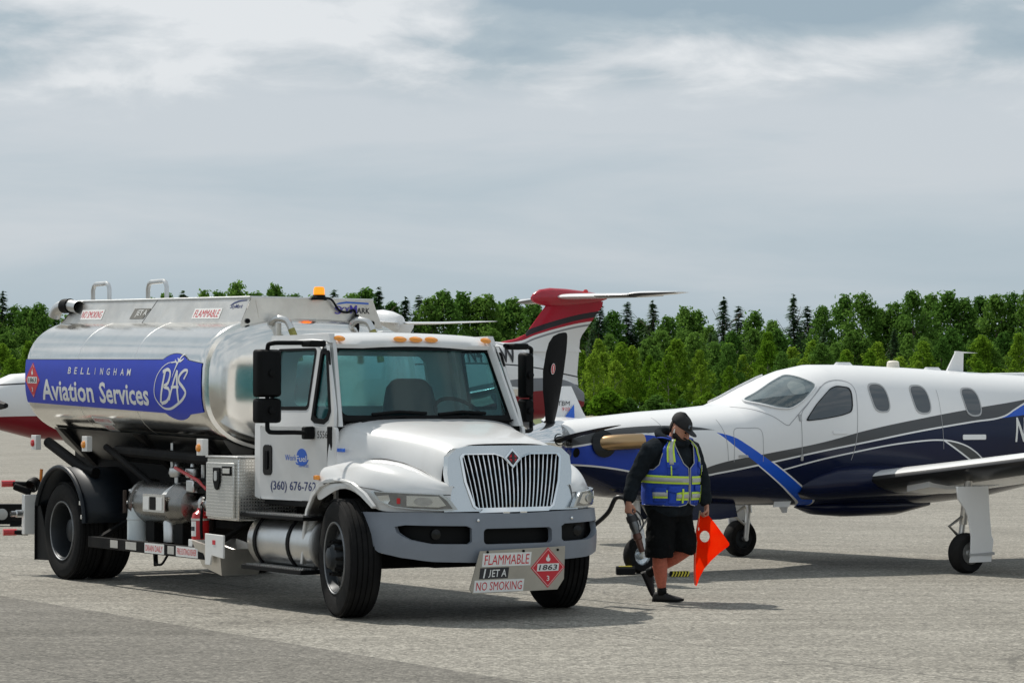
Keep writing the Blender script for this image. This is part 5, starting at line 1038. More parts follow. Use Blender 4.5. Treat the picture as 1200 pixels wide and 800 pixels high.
for s in (1,-1):
    wing(s,p2,[(-.05,.75,.12,4.05,.8),(-.10,.62,1.8,4.10,.8),(-.3,.40,3.3,4.17,.8),(-.5,.15,3.9,4.20,.7)],[whitep,bootm],'tailplane',False)
    wing(s,p2,[(6.0,1.6,.5,1.15,1),(5.6,.9,5.0,1.25,.9)],[whitep,bootm]); MB().lathe([(-.1,.15),(-.11,.2),(0,.28),(.11,.2),(.1,.15)],20,Matrix.Translation((5.5,s*1.6,.28))@Matrix.Rotation(R(90),4,'Z')).build('main_wheel',rubber,p2); tube('gear_leg',whitep,p2,[(5.5,s*1.5,.28),(5.5,s*1.5,1.2)],.06,8)
tube('gear_leg',whitep,p2,[(9.6,0,.05),(9.6,0,1.3)],.06,8)
# ------------------------------------------------------------------ low black light bar at the left edge
lb=empty('light_bar',(-7.72,39.6,0),R(0)); tag(lb,'low black bar with round grey lamps on the apron left of the tanker rear wheel','equipment')
MB().box(-1.2,.42,-.10,.10,.03,.33).build('housing',black,lb,bevel=.01); MB().box(-1.18,.40,-.115,-.10,.08,.28).build('front_panel',chassis,lb)
for x in (-.86,-.32,.12): MB().lathe([(0,.085),(.012,.085),(.02,.07),(.024,0)],24,Matrix.Translation((x,-.116,.18))@Matrix.Rotation(R(-90),4,'Z')).build('lamp',mat('grey_lamp_lens',(.36,.36,.35),.4) if 'grey_lamp_lens' not in MATS else MATS['grey_lamp_lens'],lb)
for x in (-1.0,.3): MB().box(x-.06,x+.06,-.14,.14,0,.04).build('foot',chassis,lb)
# ------------------------------------------------------------------ the ramp worker (local: x right, y away, z up)
man=empty('person',(1.41,24.2,0)); tag(man,'bearded worker in black cap, blue hi-vis vest and shorts walking with nozzle and flag','person')
Fw=Vector((.72,-.69,0)).normalized(); Rt=Vector((-.69,-.72,0)).normalized(); UPV=Vector((0,0,1))
skin=mat('skin',(.50,.24,.16),.55,var=.08,vscale=20); calf=mat('sunburnt_red_legs',(.46,.125,.075),.7,var=.2,vscale=40)
hood_m=mat('charcoal_hoodie',(.013,.017,.021),.95,spec=.1,var=.3,vscale=14,bump=.5,bscale=22); short_m=mat('black_shorts',(.006,.0065,.007),.95,spec=.1,var=.3,vscale=14,bump=.5,bscale=22)
vest_m=mat('blue_vest',(.010,.055,.42),.75,var=.25,vscale=9,bump=.6,bscale=16); lime=mat('lime_tape',(.58,.80,.06),.6); refl=mat('reflective_tape',(.42,.43,.42),.4,var=.1)
cap_m=mat('black_cap',(.016,.016,.017),.85,var=.2,vscale=40); hair_m=mat('dark_beard',(.018,.012,.009),.9,var=.4,vscale=60)
def ell(mb,path,rad,n=16,side=None):
    # loft of ellipses along a path; rad = (across, depth) pairs
    P=[Vector(p) for p in path]; rings=[]
    for i,p in enumerate(P):
        d=(P[min(i+1,len(P)-1)]-P[max(0,i-1)]).normalized(); u=(side or Rt); u=(u-d*u.dot(d)).normalized(); v=d.cross(u)
        a,b=rad[i] if isinstance(rad[i],tuple) else (rad[i],rad[i])
        rings.append([p+u*a*math.cos(2*PI*k/n)+v*b*math.sin(2*PI*k/n) for k in range(n)])
    return mb.loft(rings)
def ball(mb,c,r,Mx=None,n=14,m=9):
    rings=[]
    for i in range(1,m):
        t=PI*i/m; rings.append([((Mx@Vector((r[0]*math.sin(t)*math.cos(2*PI*k/n),r[1]*math.sin(t)*math.sin(2*PI*k/n),-r[2]*math.cos(t)))) if Mx else Vector((r[0]*math.sin(t)*math.cos(2*PI*k/n),r[1]*math.sin(t)*math.sin(2*PI*k/n),-r[2]*math.cos(t))))+Vector(c) for k in range(n)])
    return mb.loft(rings)
def remesh(o,vox,sm=2):
    r=o.modifiers.new('union','REMESH'); r.mode='VOXEL'; r.voxel_size=vox; r.use_smooth_shade=True
    if sm: s=o.modifiers.new('smooth','SMOOTH'); s.factor=.5; s.iterations=sm
    return o
# joints
RS,RE,RW=Vector((-.155,-.205,1.375)),Vector((-.30,-.17,1.12)),Vector((-.352,-.225,.925))
LS,LEb,LW=Vector((.235,.135,1.375)),Vector((.335,.11,1.11)),Vector((.368,.045,.885))
RH,RK,RA=Vector((-.045,-.07,.86)),Vector((-.072,-.115,.45)),Vector((-.045,-.07,.085))
LH,LK,LA=Vector((.095,.07,.86)),Vector((.175,-.03,.47)),Vector((-.135,.17,.255))
NB=Vector((.055,-.045,1.46)); HC=Vector((.118,-.095,1.575))
hf=(Fw*.86+Vector((.25,0,0))-UPV*.60).normalized(); hl=UPV.cross(hf).normalized(); hu=hf.cross(hl)
HM=Matrix((hf,hl,hu)).transposed()          # head axes: x forward, y left, z up
H=lambda x,y,z: HC+HM@Vector((x,y,z))
bd=MB()
ell(bd,[(.025,0,.82),(.03,0,.95),(.04,-.015,1.15),(.045,-.03,1.32),(.05,-.04,1.43)],[(.17,.12),(.18,.14),(.20,.15),(.21,.14),(.12,.10)])
ell(bd,[NB-UPV*.05,NB+(HC-NB)*.5,HC-hu*.02],[.065,.06,.055])
for (s_,e_,w_) in ((RS,RE,RW),(LS,LEb,LW)): ell(bd,[s_+ (NB-s_)*.25,s_,s_.lerp(e_,.5),e_,e_.lerp(w_,.3),w_],[.07,.065,.052,.042,.043,.027])
for (h_,k_,a_) in ((RH,RK,RA),(LH,LK,LA)): ell(bd,[h_+UPV*.03,h_.lerp(k_,.3),k_+UPV*.06,k_,k_.lerp(a_,.3),k_.lerp(a_,.62),a_.lerp(k_,.08),a_],[.10,.095,.068,.060,.062,.052,.036,.036])
# skull with brow, nose, ears, jaw
for z,xf,xb,hw in (): pass
rings=[]
for z,xf,xb,hw in ((-.125,.055,-.0,.020),(-.115,.088,-.02,.042),(-.09,.097,-.045,.056),(-.05,.094,-.07,.066),(-.01,.090,-.088,.072),(.03,.096,-.098,.076),(.07,.088,-.095,.074),(.10,.060,-.075,.055),(.12,.02,-.04,.03)):
    rings.append([H((xf if math.cos(t)>0 else -xb)*math.cos(t)*1.0,hw*math.sin(t),z) for t in [2*PI*k/18 for k in range(18)]])
bd.loft(rings)
ell(bd,[H(.088,0,.022),H(.108,0,-.012),H(.118,0,-.035),H(.092,0,-.045)],[.010,.013,.017,.012],8,side=hl)
for s in (1,-1): ball(bd,H(-.005,s*.077,-.008),(.02,.011,.032),HM)
ell(bd,[H(.088,-.022,-.068),H(.098,0,-.068),H(.088,.022,-.068)],[.006,.008,.006],8,side=hu)
# hands: palm and five bent fingers
def hand(W,d,thumb,curl,name):
    d=d.normalized(); t=(thumb-d*thumb.dot(d)).normalized(); n=t.cross(d) if name=='r' else d.cross(t)   # n = palm side
    pt=lambda a,b,c: W+d*a+t*b+n*c
    ell(bd,[pt(-.02,0,0),pt(.02,0,0),pt(.06,0,.002),pt(.092,-.002,.004)],[(.026,.02),(.034,.019),(.041,.017),(.038,.013)],12,side=t)
    for b,l,r,sp in ((.030,.074,.0088,.10),(.010,.082,.0092,.03),(-.011,.077,.0088,-.04),(-.031,.060,.0078,-.12)):
        p=pt(.086,b,.002); ang=0; P=[p]
        for q,(f,c) in enumerate(((.46,curl),(.30,curl*1.05),(.24,curl*.8))):
            ang+=c; dd=d*math.cos(ang)+n*math.sin(ang)+t*sp*(1 if q==0 else .3); P.append(P[-1]+dd.normalized()*l*f*1.15)
        ell(bd,[P[0]-d*.02]+P,[r*1.1,r*1.05,r,r*.95,r*.75],8)
    P=[pt(.02,.03,.006),pt(.05,.052,.022),pt(.072,.045,.045),pt(.085,.028,.056)]; ell(bd,P,[.015,.0125,.0105,.008],8)
    return pt(.095,0,.035)
GR=hand(RW+Vector((-.003,-.006,-.02)),Vector((-.05,-.06,-1)),Vector((.75,-.6,0)),R(62),'r')
GL=hand(LW+Vector((.002,-.008,-.02)),Vector((.0,-.2,-1)),Vector((.4,-.9,0)),R(66),'l')
body=remesh(bd.build('body',[skin],man,sharp=None),.0058,2)
# sunburnt calves / red legs are skin of a redder tone: thin leg sleeves
lg=MB()
for (k_,a_) in ((RK,RA),(LK,LA)): ell(lg,[k_+(k_-a_)*.12,k_,k_.lerp(a_,.3),k_.lerp(a_,.62),a_.lerp(k_,.10)],[.066,.064,.066,.056,.040])
for i,(k_,a_) in enumerate(((RK,RA),(LK,LA))):
    ell(MB(),[(0,0,0),(0,0,1)],[1,1]); m_=MB(); ell(m_,[k_+(k_-a_)*.12,k_,k_.lerp(a_,.18),k_.lerp(a_,.34),k_.lerp(a_,.62),a_.lerp(k_,.16),a_.lerp(k_,.0)],[.067,.064,.067,.068,.057,.041,.040]); m_.build('red_leg_sleeve',calf,man,sharp=None)
# eyes and beard, cap
for s in (1,-1): ball_=MB(); ball(ball_,H(.089,s*.030,.004),(.010,.012,.008),HM,8,6); ball_.build('eye',blackg,body)
be=MB()
rings=[]
for z,xf,hw in ((-.135,.050,.020),(-.125,.092,.045),(-.10,.108,.060),(-.08,.104,.064),(-.064,.096,.068)):
    rings.append([H(xf*math.cos(t)+.004,hw*1.04*math.sin(t),z+.03*abs(math.sin(t))**4) for t in [R(-95+190*k/14) for k in range(15)]])
be.loft(rings,closed=False,cap=False); o=be.build('beard',hair_m,body,sharp=None); sm=o.modifiers.new('solid','SOLIDIFY'); sm.thickness=.012; sm.offset=0
MB().tube([H(.100,-.035,-.047),H(.113,0,-.046),H(.100,.035,-.047)],.008,6).build('moustache',hair_m,body)
hr=MB(); rings=[]
for z,r_ in ((-.06,.80),(-.03,.98),(0,1.0),(.04,1.0)): rings.append([H(-.100*r_*math.cos(t)+.0,.080*r_*math.sin(t),z) for t in [R(-62+124*k/10) for k in range(11)]])
hr.loft(rings,closed=False,cap=False); o=hr.build('hair',hair_m,body,sharp=None); o.modifiers.new('solid','SOLIDIFY').thickness=.008
cp=MB(); rings=[]
for z,k in ((.034,1.0),(.055,1.01),(.08,.97),(.105,.84),(.125,.62),(.138,.33),(.142,.05)): rings.append([H(.108*k*math.cos(t)-.002,.086*k*math.sin(t),z-.012*math.cos(t)) for t in [2*PI*i/24 for i in range(24)]])
cp.loft(rings,cap=False); cap=cp.build('cap',cap_m,man,sharp=None); cap.modifiers.new('solid','SOLIDIFY').thickness=.006
MB().sheet([[(.07,-.072),(.10,-.062),(.155,-.050),(.178,-.025),(.182,0),(.178,.025),(.155,.050),(.10,.062),(.07,.072),(.09,.04),(.102,0),(.09,-.04)]],lambda u,v,d:tuple(H(u,v,.030-.25*v*v*10*.3-(u-.09)*.20+d)),.006,us=(.1,.13,.16),vs=(-.04,-.02,0,.02,.04)).build('cap_visor',cap_m,cap)
ball_=MB(); ball(ball_,H(0,0,.142),(.008,.008,.005),HM,8,6); ball_.build('cap_button',cap_m,cap)
MB().sheet([rrect(-.022,.022,.055,.085,.005)],lambda u,v,d:tuple(H(.100-.9*u*u-(v-.05)*.25+d,u-.02,v)),.004).build('cap_emblem',mat('grey_print',(.10,.13,.17),.6),cap)
MB().tube([H(.0,-.086,-.005),H(.012,-.088,-.04)],.006,8).build('earbud',whitet,body)
# hoodie
TS=[(.775,(.025,.0),.205,.165),(.80,(.025,.0),.222,.182),(.86,(.028,0),.238,.198),(.97,(.032,-.004),.248,.208),(1.08,(.036,-.008),.252,.205),(1.20,(.042,-.02),.258,.195),(1.30,(.046,-.03),.256,.178),(1.375,(.05,-.036),.228,.150),(1.42,(.053,-.042),.180,.125),(1.455,(.056,-.046),.125,.105),(1.48,(.06,-.05),.095,.092)]
def tsec(z):
    zs=[t[0] for t in TS]; return (lerp(zs,[t[1][0] for t in TS],z),lerp(zs,[t[1][1] for t in TS],z)),lerp(zs,[t[2] for t in TS],z),lerp(zs,[t[3] for t in TS],z)
def tp(a,z,off=0):
    (cu,cw),hw,hd=tsec(z); f=.85
    c,s=math.cos(a),math.sin(a); c=math.copysign(abs(c)**f,c); s=math.copysign(abs(s)**f,s)
    return Vector((cu,cw,z))+Fw*(hd+off)*c+Rt*(hw+off)*s+UPV*(off*.6 if z>1.36 else 0)
hd_=MB(); hd_.loft([[tp(2*PI*k/28,z) for k in range(28)] for z in frange(.775,1.48,20)])
for (s_,e_,w_,g) in ((RS,RE,RW,1),(LS,LEb,LW,1)):
    ell(hd_,[s_+(Vector((.05,-.04,1.40))-s_)*.6,s_+(Vector((.05,-.04,1.40))-s_)*.22+UPV*.012,s_,s_.lerp(e_,.35),s_.lerp(e_,.75),e_,e_.lerp(w_,.3),e_.lerp(w_,.65),e_.lerp(w_,.9),w_,w_+(w_-e_).normalized()*.012],[.085,.10,.098,.088,.079,.072,.069,.063,.056,.046,.043],16)
hoodie=remesh(hd_.build('hoodie',hood_m,man,sharp=None),.011,3)
dm=bpy.data.textures.new('cloth_folds','CLOUDS'); dm.noise_scale=.09; dm.noise_depth=2
def folds(o,s):
    d_=o.modifiers.new('folds','DISPLACE'); d_.texture=dm; d_.strength=s; d_.mid_level=.5; d_.texture_coords='LOCAL'
folds(hoodie,.022)
hc=MB()
path=[tp(R(a),1.455)+UPV*(.035-.055*math.cos(R(a)))+(Fw*.02 if abs(a)<20 else Vector()) for a in range(0,360,20)]
path=[p+(p-(NB+UPV*.02)).normalized()*(.012) for p in path]
P=path+[path[0]]; hc.tube(P,[.030+.010*(1-math.cos(R(a)))*.5 for a in list(range(0,360,20))+[0]],10); hc.build('hood_collar',hood_m,man,sharp=None)
# shorts
sh=MB()
ell(sh,[(.025,0,.90),(.025,0,.80),(.03,0,.72)],[(.20,.16),(.205,.165),(.18,.14)],20)
ell(sh,[RH+UPV*.0,RH.lerp(RK,.35),RH.lerp(RK,.7),RK+UPV*.0,RK+Vector((0,0,-.045))],[(.13,.13),(.132,.13),(.13,.13),(.132,.132),(.128,.13)],18)
ell(sh,[LH,LH.lerp(LK,.35),LH.lerp(LK,.7),LK+Vector((-.012,.005,.02)),LK+Vector((-.02,.01,-.015))],[(.13,.13),(.125,.125),(.12,.118),(.115,.112),(.112,.108)],18)
shorts=remesh(sh.build('shorts',short_m,man,sharp=None),.011,2); folds(shorts,.03)
MB().sheet([rrect(-.07,.07,.55,.70,.01)],lambda u,v,d:tuple(Vector((.235+.02*0,.06,0))+Vector((.0+d,-u*1.0,v))),.014).build('cargo_pocket',short_m,shorts)
# shoes
def shoe(heel,toe,top):
    dx=(toe-heel); L=dx.length; dx.normalize(); tz_=(top-dx*top.dot(dx)).normalized(); sy=tz_.cross(dx); rings=[]
    for t,hw,ht,lift in ((0,.022,.045,.012),(.06,.036,.085,.004),(.2,.040,.098,0),(.36,.040,.090,0),(.5,.043,.072,0),(.68,.048,.058,.0),(.85,.042,.046,.004),(.96,.026,.034,.010),(1.0,.010,.022,.014)):
        o_=heel+dx*L*t; rings.append([o_+sy*hw*math.copysign(abs(math.cos(a))**.7,math.cos(a))+tz_*(lift+max(0,(ht-lift)*(.5+.5*math.copysign(abs(math.sin(a))**.8,math.sin(a))))) for a in [2*PI*k/16 for k in range(16)]])
    s_=MB().loft(rings).build('shoe',mat('black_shoe',(.012,.012,.013),.7,var=.3,vscale=50) if 'black_shoe' not in MATS else MATS['black_shoe'],man,sharp=None)
    so_=MB(); rr=[]
    for t,hw in ((-.01,.024),(.06,.041),(.3,.042),(.65,.050),(.85,.045),(.97,.028),(1.015,.010)):
        o_=heel+dx*L*t; l_=.012*max(0,(t-.8)/.2); rr.append([o_+sy*hw+tz_*(.022+l_),o_-sy*hw+tz_*(.022+l_),o_-sy*hw+tz_*(.0+l_),o_+sy*hw+tz_*(.0+l_)])
    so_.loft(rr).build('sole',black,s_)
    lc=MB()
    for t in (.40,.48,.56): o_=heel+dx*L*t+tz_*(.090-(t-.36)*.13); lc.tube([o_-sy*.022,o_+tz_*.004,o_+sy*.022],.0035,5)
    lc.tube([heel+dx*L*.38+tz_*.095,heel+dx*L*.34+tz_*.125+sy*.02,heel+dx*L*.44+tz_*.11+sy*.035],.003,5); lc.build('shoelace',black,s_)
shoe(Vector((-.125,-.035,.0)),Vector((.145,-.135,.0)),UPV)
shoe(Vector((-.222,.215,.245)),Vector((-.118,.155,-.0)),Vector((1,-.1,.35)))
for a_ in (RA,LA):
    k_=RK if a_ is RA else LK; m_=MB(); ell(m_,[a_.lerp(k_,.13),a_.lerp(k_,-.05)],[.041,.045]); m_.build('sock',black,man,sharp=None)
# vest
VO=.020
def vp(off): return lambda u,v,d: tuple(tp(u,v,VO+off+d))
aw=R(74)
right=[(R(2),.905),(R(5),.885),(R(20),.872),(R(60),.880),(R(110),.885),(R(180),.885),(R(180),1.462),(R(140),1.452),(R(122),1.43),(R(112),1.36),(R(106),1.26),(R(96),1.205),(R(84),1.205),(R(70),1.25),(R(62),1.34),(R(58),1.42),(R(66),1.452),(R(40),1.452),(R(30),1.40),(R(12),1.26),(R(2),1.215)]
right=[(R(2),.905),(R(5),.885),(R(20),.872),(R(60),.880),(R(110),.885),(R(180),.885),(R(180),1.455),(R(118),1.455),(R(114),1.36),(R(106),1.26),(R(96),1.205),(R(84),1.205),(R(70),1.25),(R(64),1.34),(R(62),1.455),(R(38),1.455),(R(30),1.40),(R(12),1.26),(R(2),1.215)]
US=[R(a) for a in range(-175,180,9)]; VSv=frange(.88,1.455,22)[1:-1]
for s in (1,-1):
    v_=MB().sheet([[(s*a,b) for a,b in right]],vp(0),.004,us=US,vs=VSv).build('vest' if s>0 else 'vest_panel',vest_m,man if s>0 else bpy.data.objects['vest'],sharp=None); folds(v_,.012)
    if s>0: vest=v_
    st=MB(); st.sheet([[(s*R(62),1.452),(s*R(62),1.46),(s*R(118),1.46),(s*R(118),1.452)]],lambda u,v,d:tuple(tp(u,1.452,VO)+UPV*(.035*math.sin((abs(u)-R(62))/R(56)*PI))+ (Vector((0,0,0)))),0,us=US)
    stp_=MB(); rr=[]
    for k in range(9):
        t=k/8; a=s*(R(50)+t*R(80)); ce=tp(a,1.455,VO*.9)+UPV*(.012+.022*math.sin(t*PI)); rad=(ce-NB); rad.z=0; rad.normalize(); rr.append([ce+rad*.05+UPV*-.012,ce+rad*.055-UPV*.006,ce-rad*.05+UPV*.014,ce-rad*.052+UPV*.006])
    stp_.loft(rr).build('shoulder_panel',vest_m,vest,sharp=None)
def strip(pts_uv,m,off,name,parent=None):
    us=[p[0] for p in pts_uv]; vs=[p[1] for p in pts_uv]
    return MB().sheet([pts_uv],vp(off),.003,us=[u for u in US if min(us)<u<max(us)],vs=[v for v in VSv if min(vs)<v<max(vs)]).build(name,m,parent or vest,sharp=None)
def band(a0,a1,z0,z1,slope=0,lw=.019):
    q=lambda b0,b1,off,m,nm: strip([(R(a0),b0),(R(a1),b0+slope),(R(a1),b1+slope),(R(a0),b1)],m,off,nm)
    q(z0,z1,.012,lime,'lime_tape'); q(z0+lw,z1-lw,.0165,refl,'reflective_tape')
band(3,178,1.068,1.142,.03); band(-178,-3,1.068+.0,1.142)
band(50,84,.945,1.02); band(3,30,.925,1.0); band(-42,-3,.925,1.0); band(-100,-60,.94,1.01)
def vband(a0,a1,z0,z1,aw_,lean=0):
    strip([(R(a0),z0),(R(a1),z0),(R(a1+lean),z1),(R(a0+lean),z1)],lime,.012,'lime_tape'); k=.25*(a1-a0)
    strip([(R(a0+k),z0),(R(a1-k),z0),(R(a1-k+lean),z1),(R(a0+k+lean),z1)],refl,.0165,'reflective_tape')
vband(30,50,1.25,1.455,0,4); vband(-50,-30,1.25,1.455,0,-4)
for a0,a1,z0,z1 in ((14,18,.90,1.03),(-46,-41,.90,1.06),(40,43,1.15,1.24),(-43,-40,1.15,1.24)): strip([(R(a0),z0),(R(a1),z0),(R(a1),z1),(R(a0),z1)],lime,.020,'lime_trim')
for a0,a1,z0,z1 in ((18,48,.895,1.045),(-50,-12,.895,1.05),(24,50,1.155,1.262),(-52,-26,1.155,1.262),(54,84,.91,1.03)):
    strip([(R(a0),z0),(R(a1),z0),(R(a1),z1),(R(a0),z1)],vest_m,.007,'pocket'); strip([(R(a0-1),z1-.035),(R((a0+a1)/2),z1-.055),(R(a1+1),z1-.035),(R(a1+1),z1+.01),(R(a0-1),z1+.01)],vest_m,.016,'pocket_flap')
MB().tube([tp(R(a),z,VO+.008) for a,z in ((34,1.43),(30,1.40),(12,1.26),(1.5,1.215),(1,1.1),(1,.96),(2,.90))],.0045,6).build('zip_piping',refl,vest)
MB().tube([tp(R(a),z,VO+.008) for a,z in ((-34,1.43),(-30,1.40),(-12,1.26),(-1.5,1.215),(-1,1.1),(-1,.96),(-2,.90))],.0045,6).build('zip_piping',refl,vest)
MB().tube([tp(R(a),z,VO+.004) for a,z in ((2,.902),(5,.885),(20,.872),(60,.880),(110,.885))],.004,6).build('hem_piping',refl,vest); MB().tube([tp(R(-a),z,VO+.004) for a,z in ((2,.902),(5,.885),(20,.872),(60,.880),(110,.885))],.004,6).build('hem_piping',refl,vest)
MB().tube([tp(R(a),z,VO+.006) for a,z in ((62,1.45),(64,1.34),(70,1.25),(84,1.205),(96,1.205),(106,1.26))],.004,6).build('armhole_piping',refl,vest)
strip([(R(-62),1.15),(R(-52),1.14),(R(-50),1.24),(R(-60),1.245)],wsticker,.028,'badge')
# ------------------------------------------------------------------ what he carries
flagm=bpy.data.materials.new('orange_red_flag'); flagm.use_nodes=True
def _flag():
    t=flagm.node_tree; t.nodes.clear(); d=N(t,'ShaderNodeBsdfDiffuse'); l=N(t,'ShaderNodeBsdfTranslucent'); m=N(t,'ShaderNodeMixShader'); o=N(t,'ShaderNodeOutputMaterial')
    c=ramp(t,noise(t,N(t,'ShaderNodeTexCoord').outputs['Object'],9,3),[(.3,(1,.018,.002)),(.7,(1,.035,.004))])
    t.links.new(c,d.inputs[0]); t.links.new(c,l.inputs[0]); m.inputs[0].default_value=.75; t.links.new(d.outputs[0],m.inputs[1]); t.links.new(l.outputs[0],m.inputs[2]); t.links.new(m.outputs[0],o.inputs[0])
_flag()
flag=empty('signal_flag',man.location+GL); tag(flag,'orange red triangular flag with a round hole held in the worker\'s hand','flag')
# cloth outline, offsets from the hand
fo=[(-.045,-.02),(-.02,.028),(.03,.028),(.10,-.055),(.18,-.165),(.235,-.245),(.237,-.262),(.225,-.278),(.15,-.335),(.07,-.405),(.01,-.475),(-.035,-.560),(-.055,-.625),(-.068,-.64),(-.078,-.625),(-.082,-.50),(-.080,-.35),(-.068,-.18)]
fl_=MB().sheet([fo,[(a*1.0,b) for a,b in circ(.012,-.185,.045,.052,20)],circ(-.046,-.115,.008,.018,10)],lambda u,v,d:(u,.016*math.sin(u*22+v*6)*min(1,(-v+.05)*5)-.05*max(0,-u-.0)*(1)+d,v),0,us=frange(-.08,.24,14)[1:-1],vs=frange(-.63,0,16)[1:-1]).build('flag_cloth',flagm,flag,sharp=None)
MB().tube([(-.040,-.004,-.02),(-.066,-.006,-.18),(-.079,-.006,-.35),(-.080,-.006,-.50),(-.074,-.004,-.625)],.010,8).build('flag_sleeve',mat('flag_sleeve_cloth',(.80,.10,.05),.7),flag)
tube('flag_stick',mat('pale_wood',(.45,.33,.2),.6),flag,[(-.03,0,.05),(-.045,-.004,-.05),(-.078,-.006,-.40)],.007,8)
nz=empty('fuel_nozzle',man.location+GR); tag(nz,'dark metal fuel nozzle hanging from the worker\'s hand on a black hose','fuel nozzle')
nm=mat('nozzle_metal',(.16,.165,.17),.35,.8,var=.3,vscale=20); nd=mat('nozzle_dark',(.03,.03,.032),.5,var=.3,vscale=20)
ax=Vector((.10,-.02,-.33)).normalized(); NQ=Vector((1,0,0)).rotation_difference(ax).to_matrix().to_4x4()
MB().lathe([(-.07,.022),(-.06,.03),(-.01,.03),(.0,.036),(.05,.042),(.12,.045),(.17,.036),(.19,.032)],18,NQ).build('valve_body',nm,nz)
MB().lathe([(.19,.036),(.21,.040),(.24,.040),(.25,.030),(.36,.026),(.365,.022),(.34,.02)],18,NQ).build('spout',mat('spout_brown',(.13,.06,.045),.45,.4,var=.3),nz)
tube('trigger_guard',nd,nz,smooth_path([NQ@Vector((-.03,.02,.03)),NQ@Vector((.02,.05,.075)),NQ@Vector((.12,.05,.085)),NQ@Vector((.18,.02,.03))],4),.008,8); tube('trigger',nd,nz,[NQ@Vector((.0,.02,.03)),NQ@Vector((.08,.04,.06)),NQ@Vector((.13,.04,.058))],.007,8)
MB().lathe([(-.12,.026),(-.07,.028)],14,NQ).build('swivel',nd,nz); MB().lathe([(.02,.050),(.05,.052),(.08,.050)],16,NQ).build('body_ring',nd,nz)
hs=man.location+GR-ax*.11; hose=MB().tube(smooth_path([hs,hs+Vector((-.03,.0,.035)),hs+Vector((-.10,.03,.03)),Vector((.88,24.1,.82)),Vector((.785,24.2,.72)),Vector((.68,24.3,.65)),Vector((.45,24.65,.60)),Vector((.1,25.1,.58)),Vector((-.5,25.85,.60)),Vector((-.95,26.05,.66)),Vector((-1.22,25.95,.78))],6),.021,10).build('fuel_hose',mat('black_hose',(.012,.012,.013),.45,var=.2),None)
tag(hose,'black fuel hose trailing from the nozzle to behind the truck bumper','hose')
# ------------------------------------------------------------------ the wood beyond the airfield
rnd=random.Random(11)
def leafm(name,a,b,tr):
    m=bpy.data.materials.new(name); m.use_nodes=True; t=m.node_tree; t.nodes.clear(); MATS[name]=m
    oi=N(t,'ShaderNodeObjectInfo'); tc=N(t,'ShaderNodeTexCoord').outputs['Object']; n=noise(t,tc,1.3,5,.75)
    f=mathn(t,'ADD',mathn(t,'MULTIPLY',oi.outputs['Random'],.65),mathn(t,'MULTIPLY',n,.45))
    c=ramp(t,f,[(.15,a),(.9,b)])
    d=N(t,'ShaderNodeBsdfDiffuse'); tl=N(t,'ShaderNodeBsdfTranslucent'); t.links.new(c,d.inputs[0]); t.links.new(c,tl.inputs[0])
    mx=N(t,'ShaderNodeMixShader'); mx.inputs[0].default_value=tr; t.links.new(d.outputs[0],mx.inputs[1]); t.links.new(tl.outputs[0],mx.inputs[2]); o=N(t,'ShaderNodeOutputMaterial'); t.links.new(mx.outputs[0],o.inputs[0]); return m
lbright=leafm('leaf_bright_green',(.10,.22,.016),(.27,.40,.045),.5); ldark=leafm('leaf_mid_green',(.06,.15,.028),(.15,.27,.05),.5); lcon=leafm('needle_dark_green',(.075,.15,.075),(.14,.22,.10),.5)
barkm=mat('bark',(.12,.095,.07),.9,var=.3,vscale=2); barkp=mat('pale_bark',(.30,.28,.24),.9,var=.3,vscale=2)
def leafquads(mb,c,n,rad,size,rn):
    V=[];F=[]
    for _ in range(n):
        while True:
            d=Vector((rn.uniform(-1,1),rn.uniform(-1,1),rn.uniform(-1,1)))
            if .05<d.length<=1: break
        p=c+Vector((d.x*rad,d.y*rad,d.z*rad*.8)); nrm=(d.normalized()+Vector((rn.uniform(-1,1),rn.uniform(-1,1),rn.uniform(-.4,1)))*.8).normalized()
        u=nrm.orthogonal().normalized(); u=Matrix.Rotation(rn.uniform(0,6.28),3,nrm)@u; v=nrm.cross(u); s=size*rn.uniform(.6,1.3); i=len(V)
        V+=[p+u*s,p+v*s*.55,p-u*s,p-v*s*.55]; F.append((i,i+1,i+2,i+3))
    mb.add(V,F)
def crown_broad(seed,h=20,w=4.6,base=.22):
    rn=random.Random(seed); mb=MB(); nb=190; ph=[rn.uniform(0,6.28) for _ in range(4)]
    for k in range(nb):
        t=rn.random()**.85; z=h*(base+(1-base)*t*.96); prof=math.sin(min(1,(.12+.88*t))**.75*PI)**.7
        prof=max(.12,prof)*w; a=rn.uniform(0,6.28); lob=.80+.22*math.sin(a*2+ph[0]+t*5)+.16*math.sin(a*3+ph[1]-t*9); r=prof*lob*math.sqrt(rn.uniform(.12,1)); 
        leafquads(mb,Vector((r*math.cos(a),r*math.sin(a),z)),rn.randint(12,26),rn.uniform(.55,1.15)*w/4.6,.36,rn)
    leafquads(mb,Vector((rn.uniform(-.5,.5),0,h*.965)),50,.9,.30,rn)
    return mb
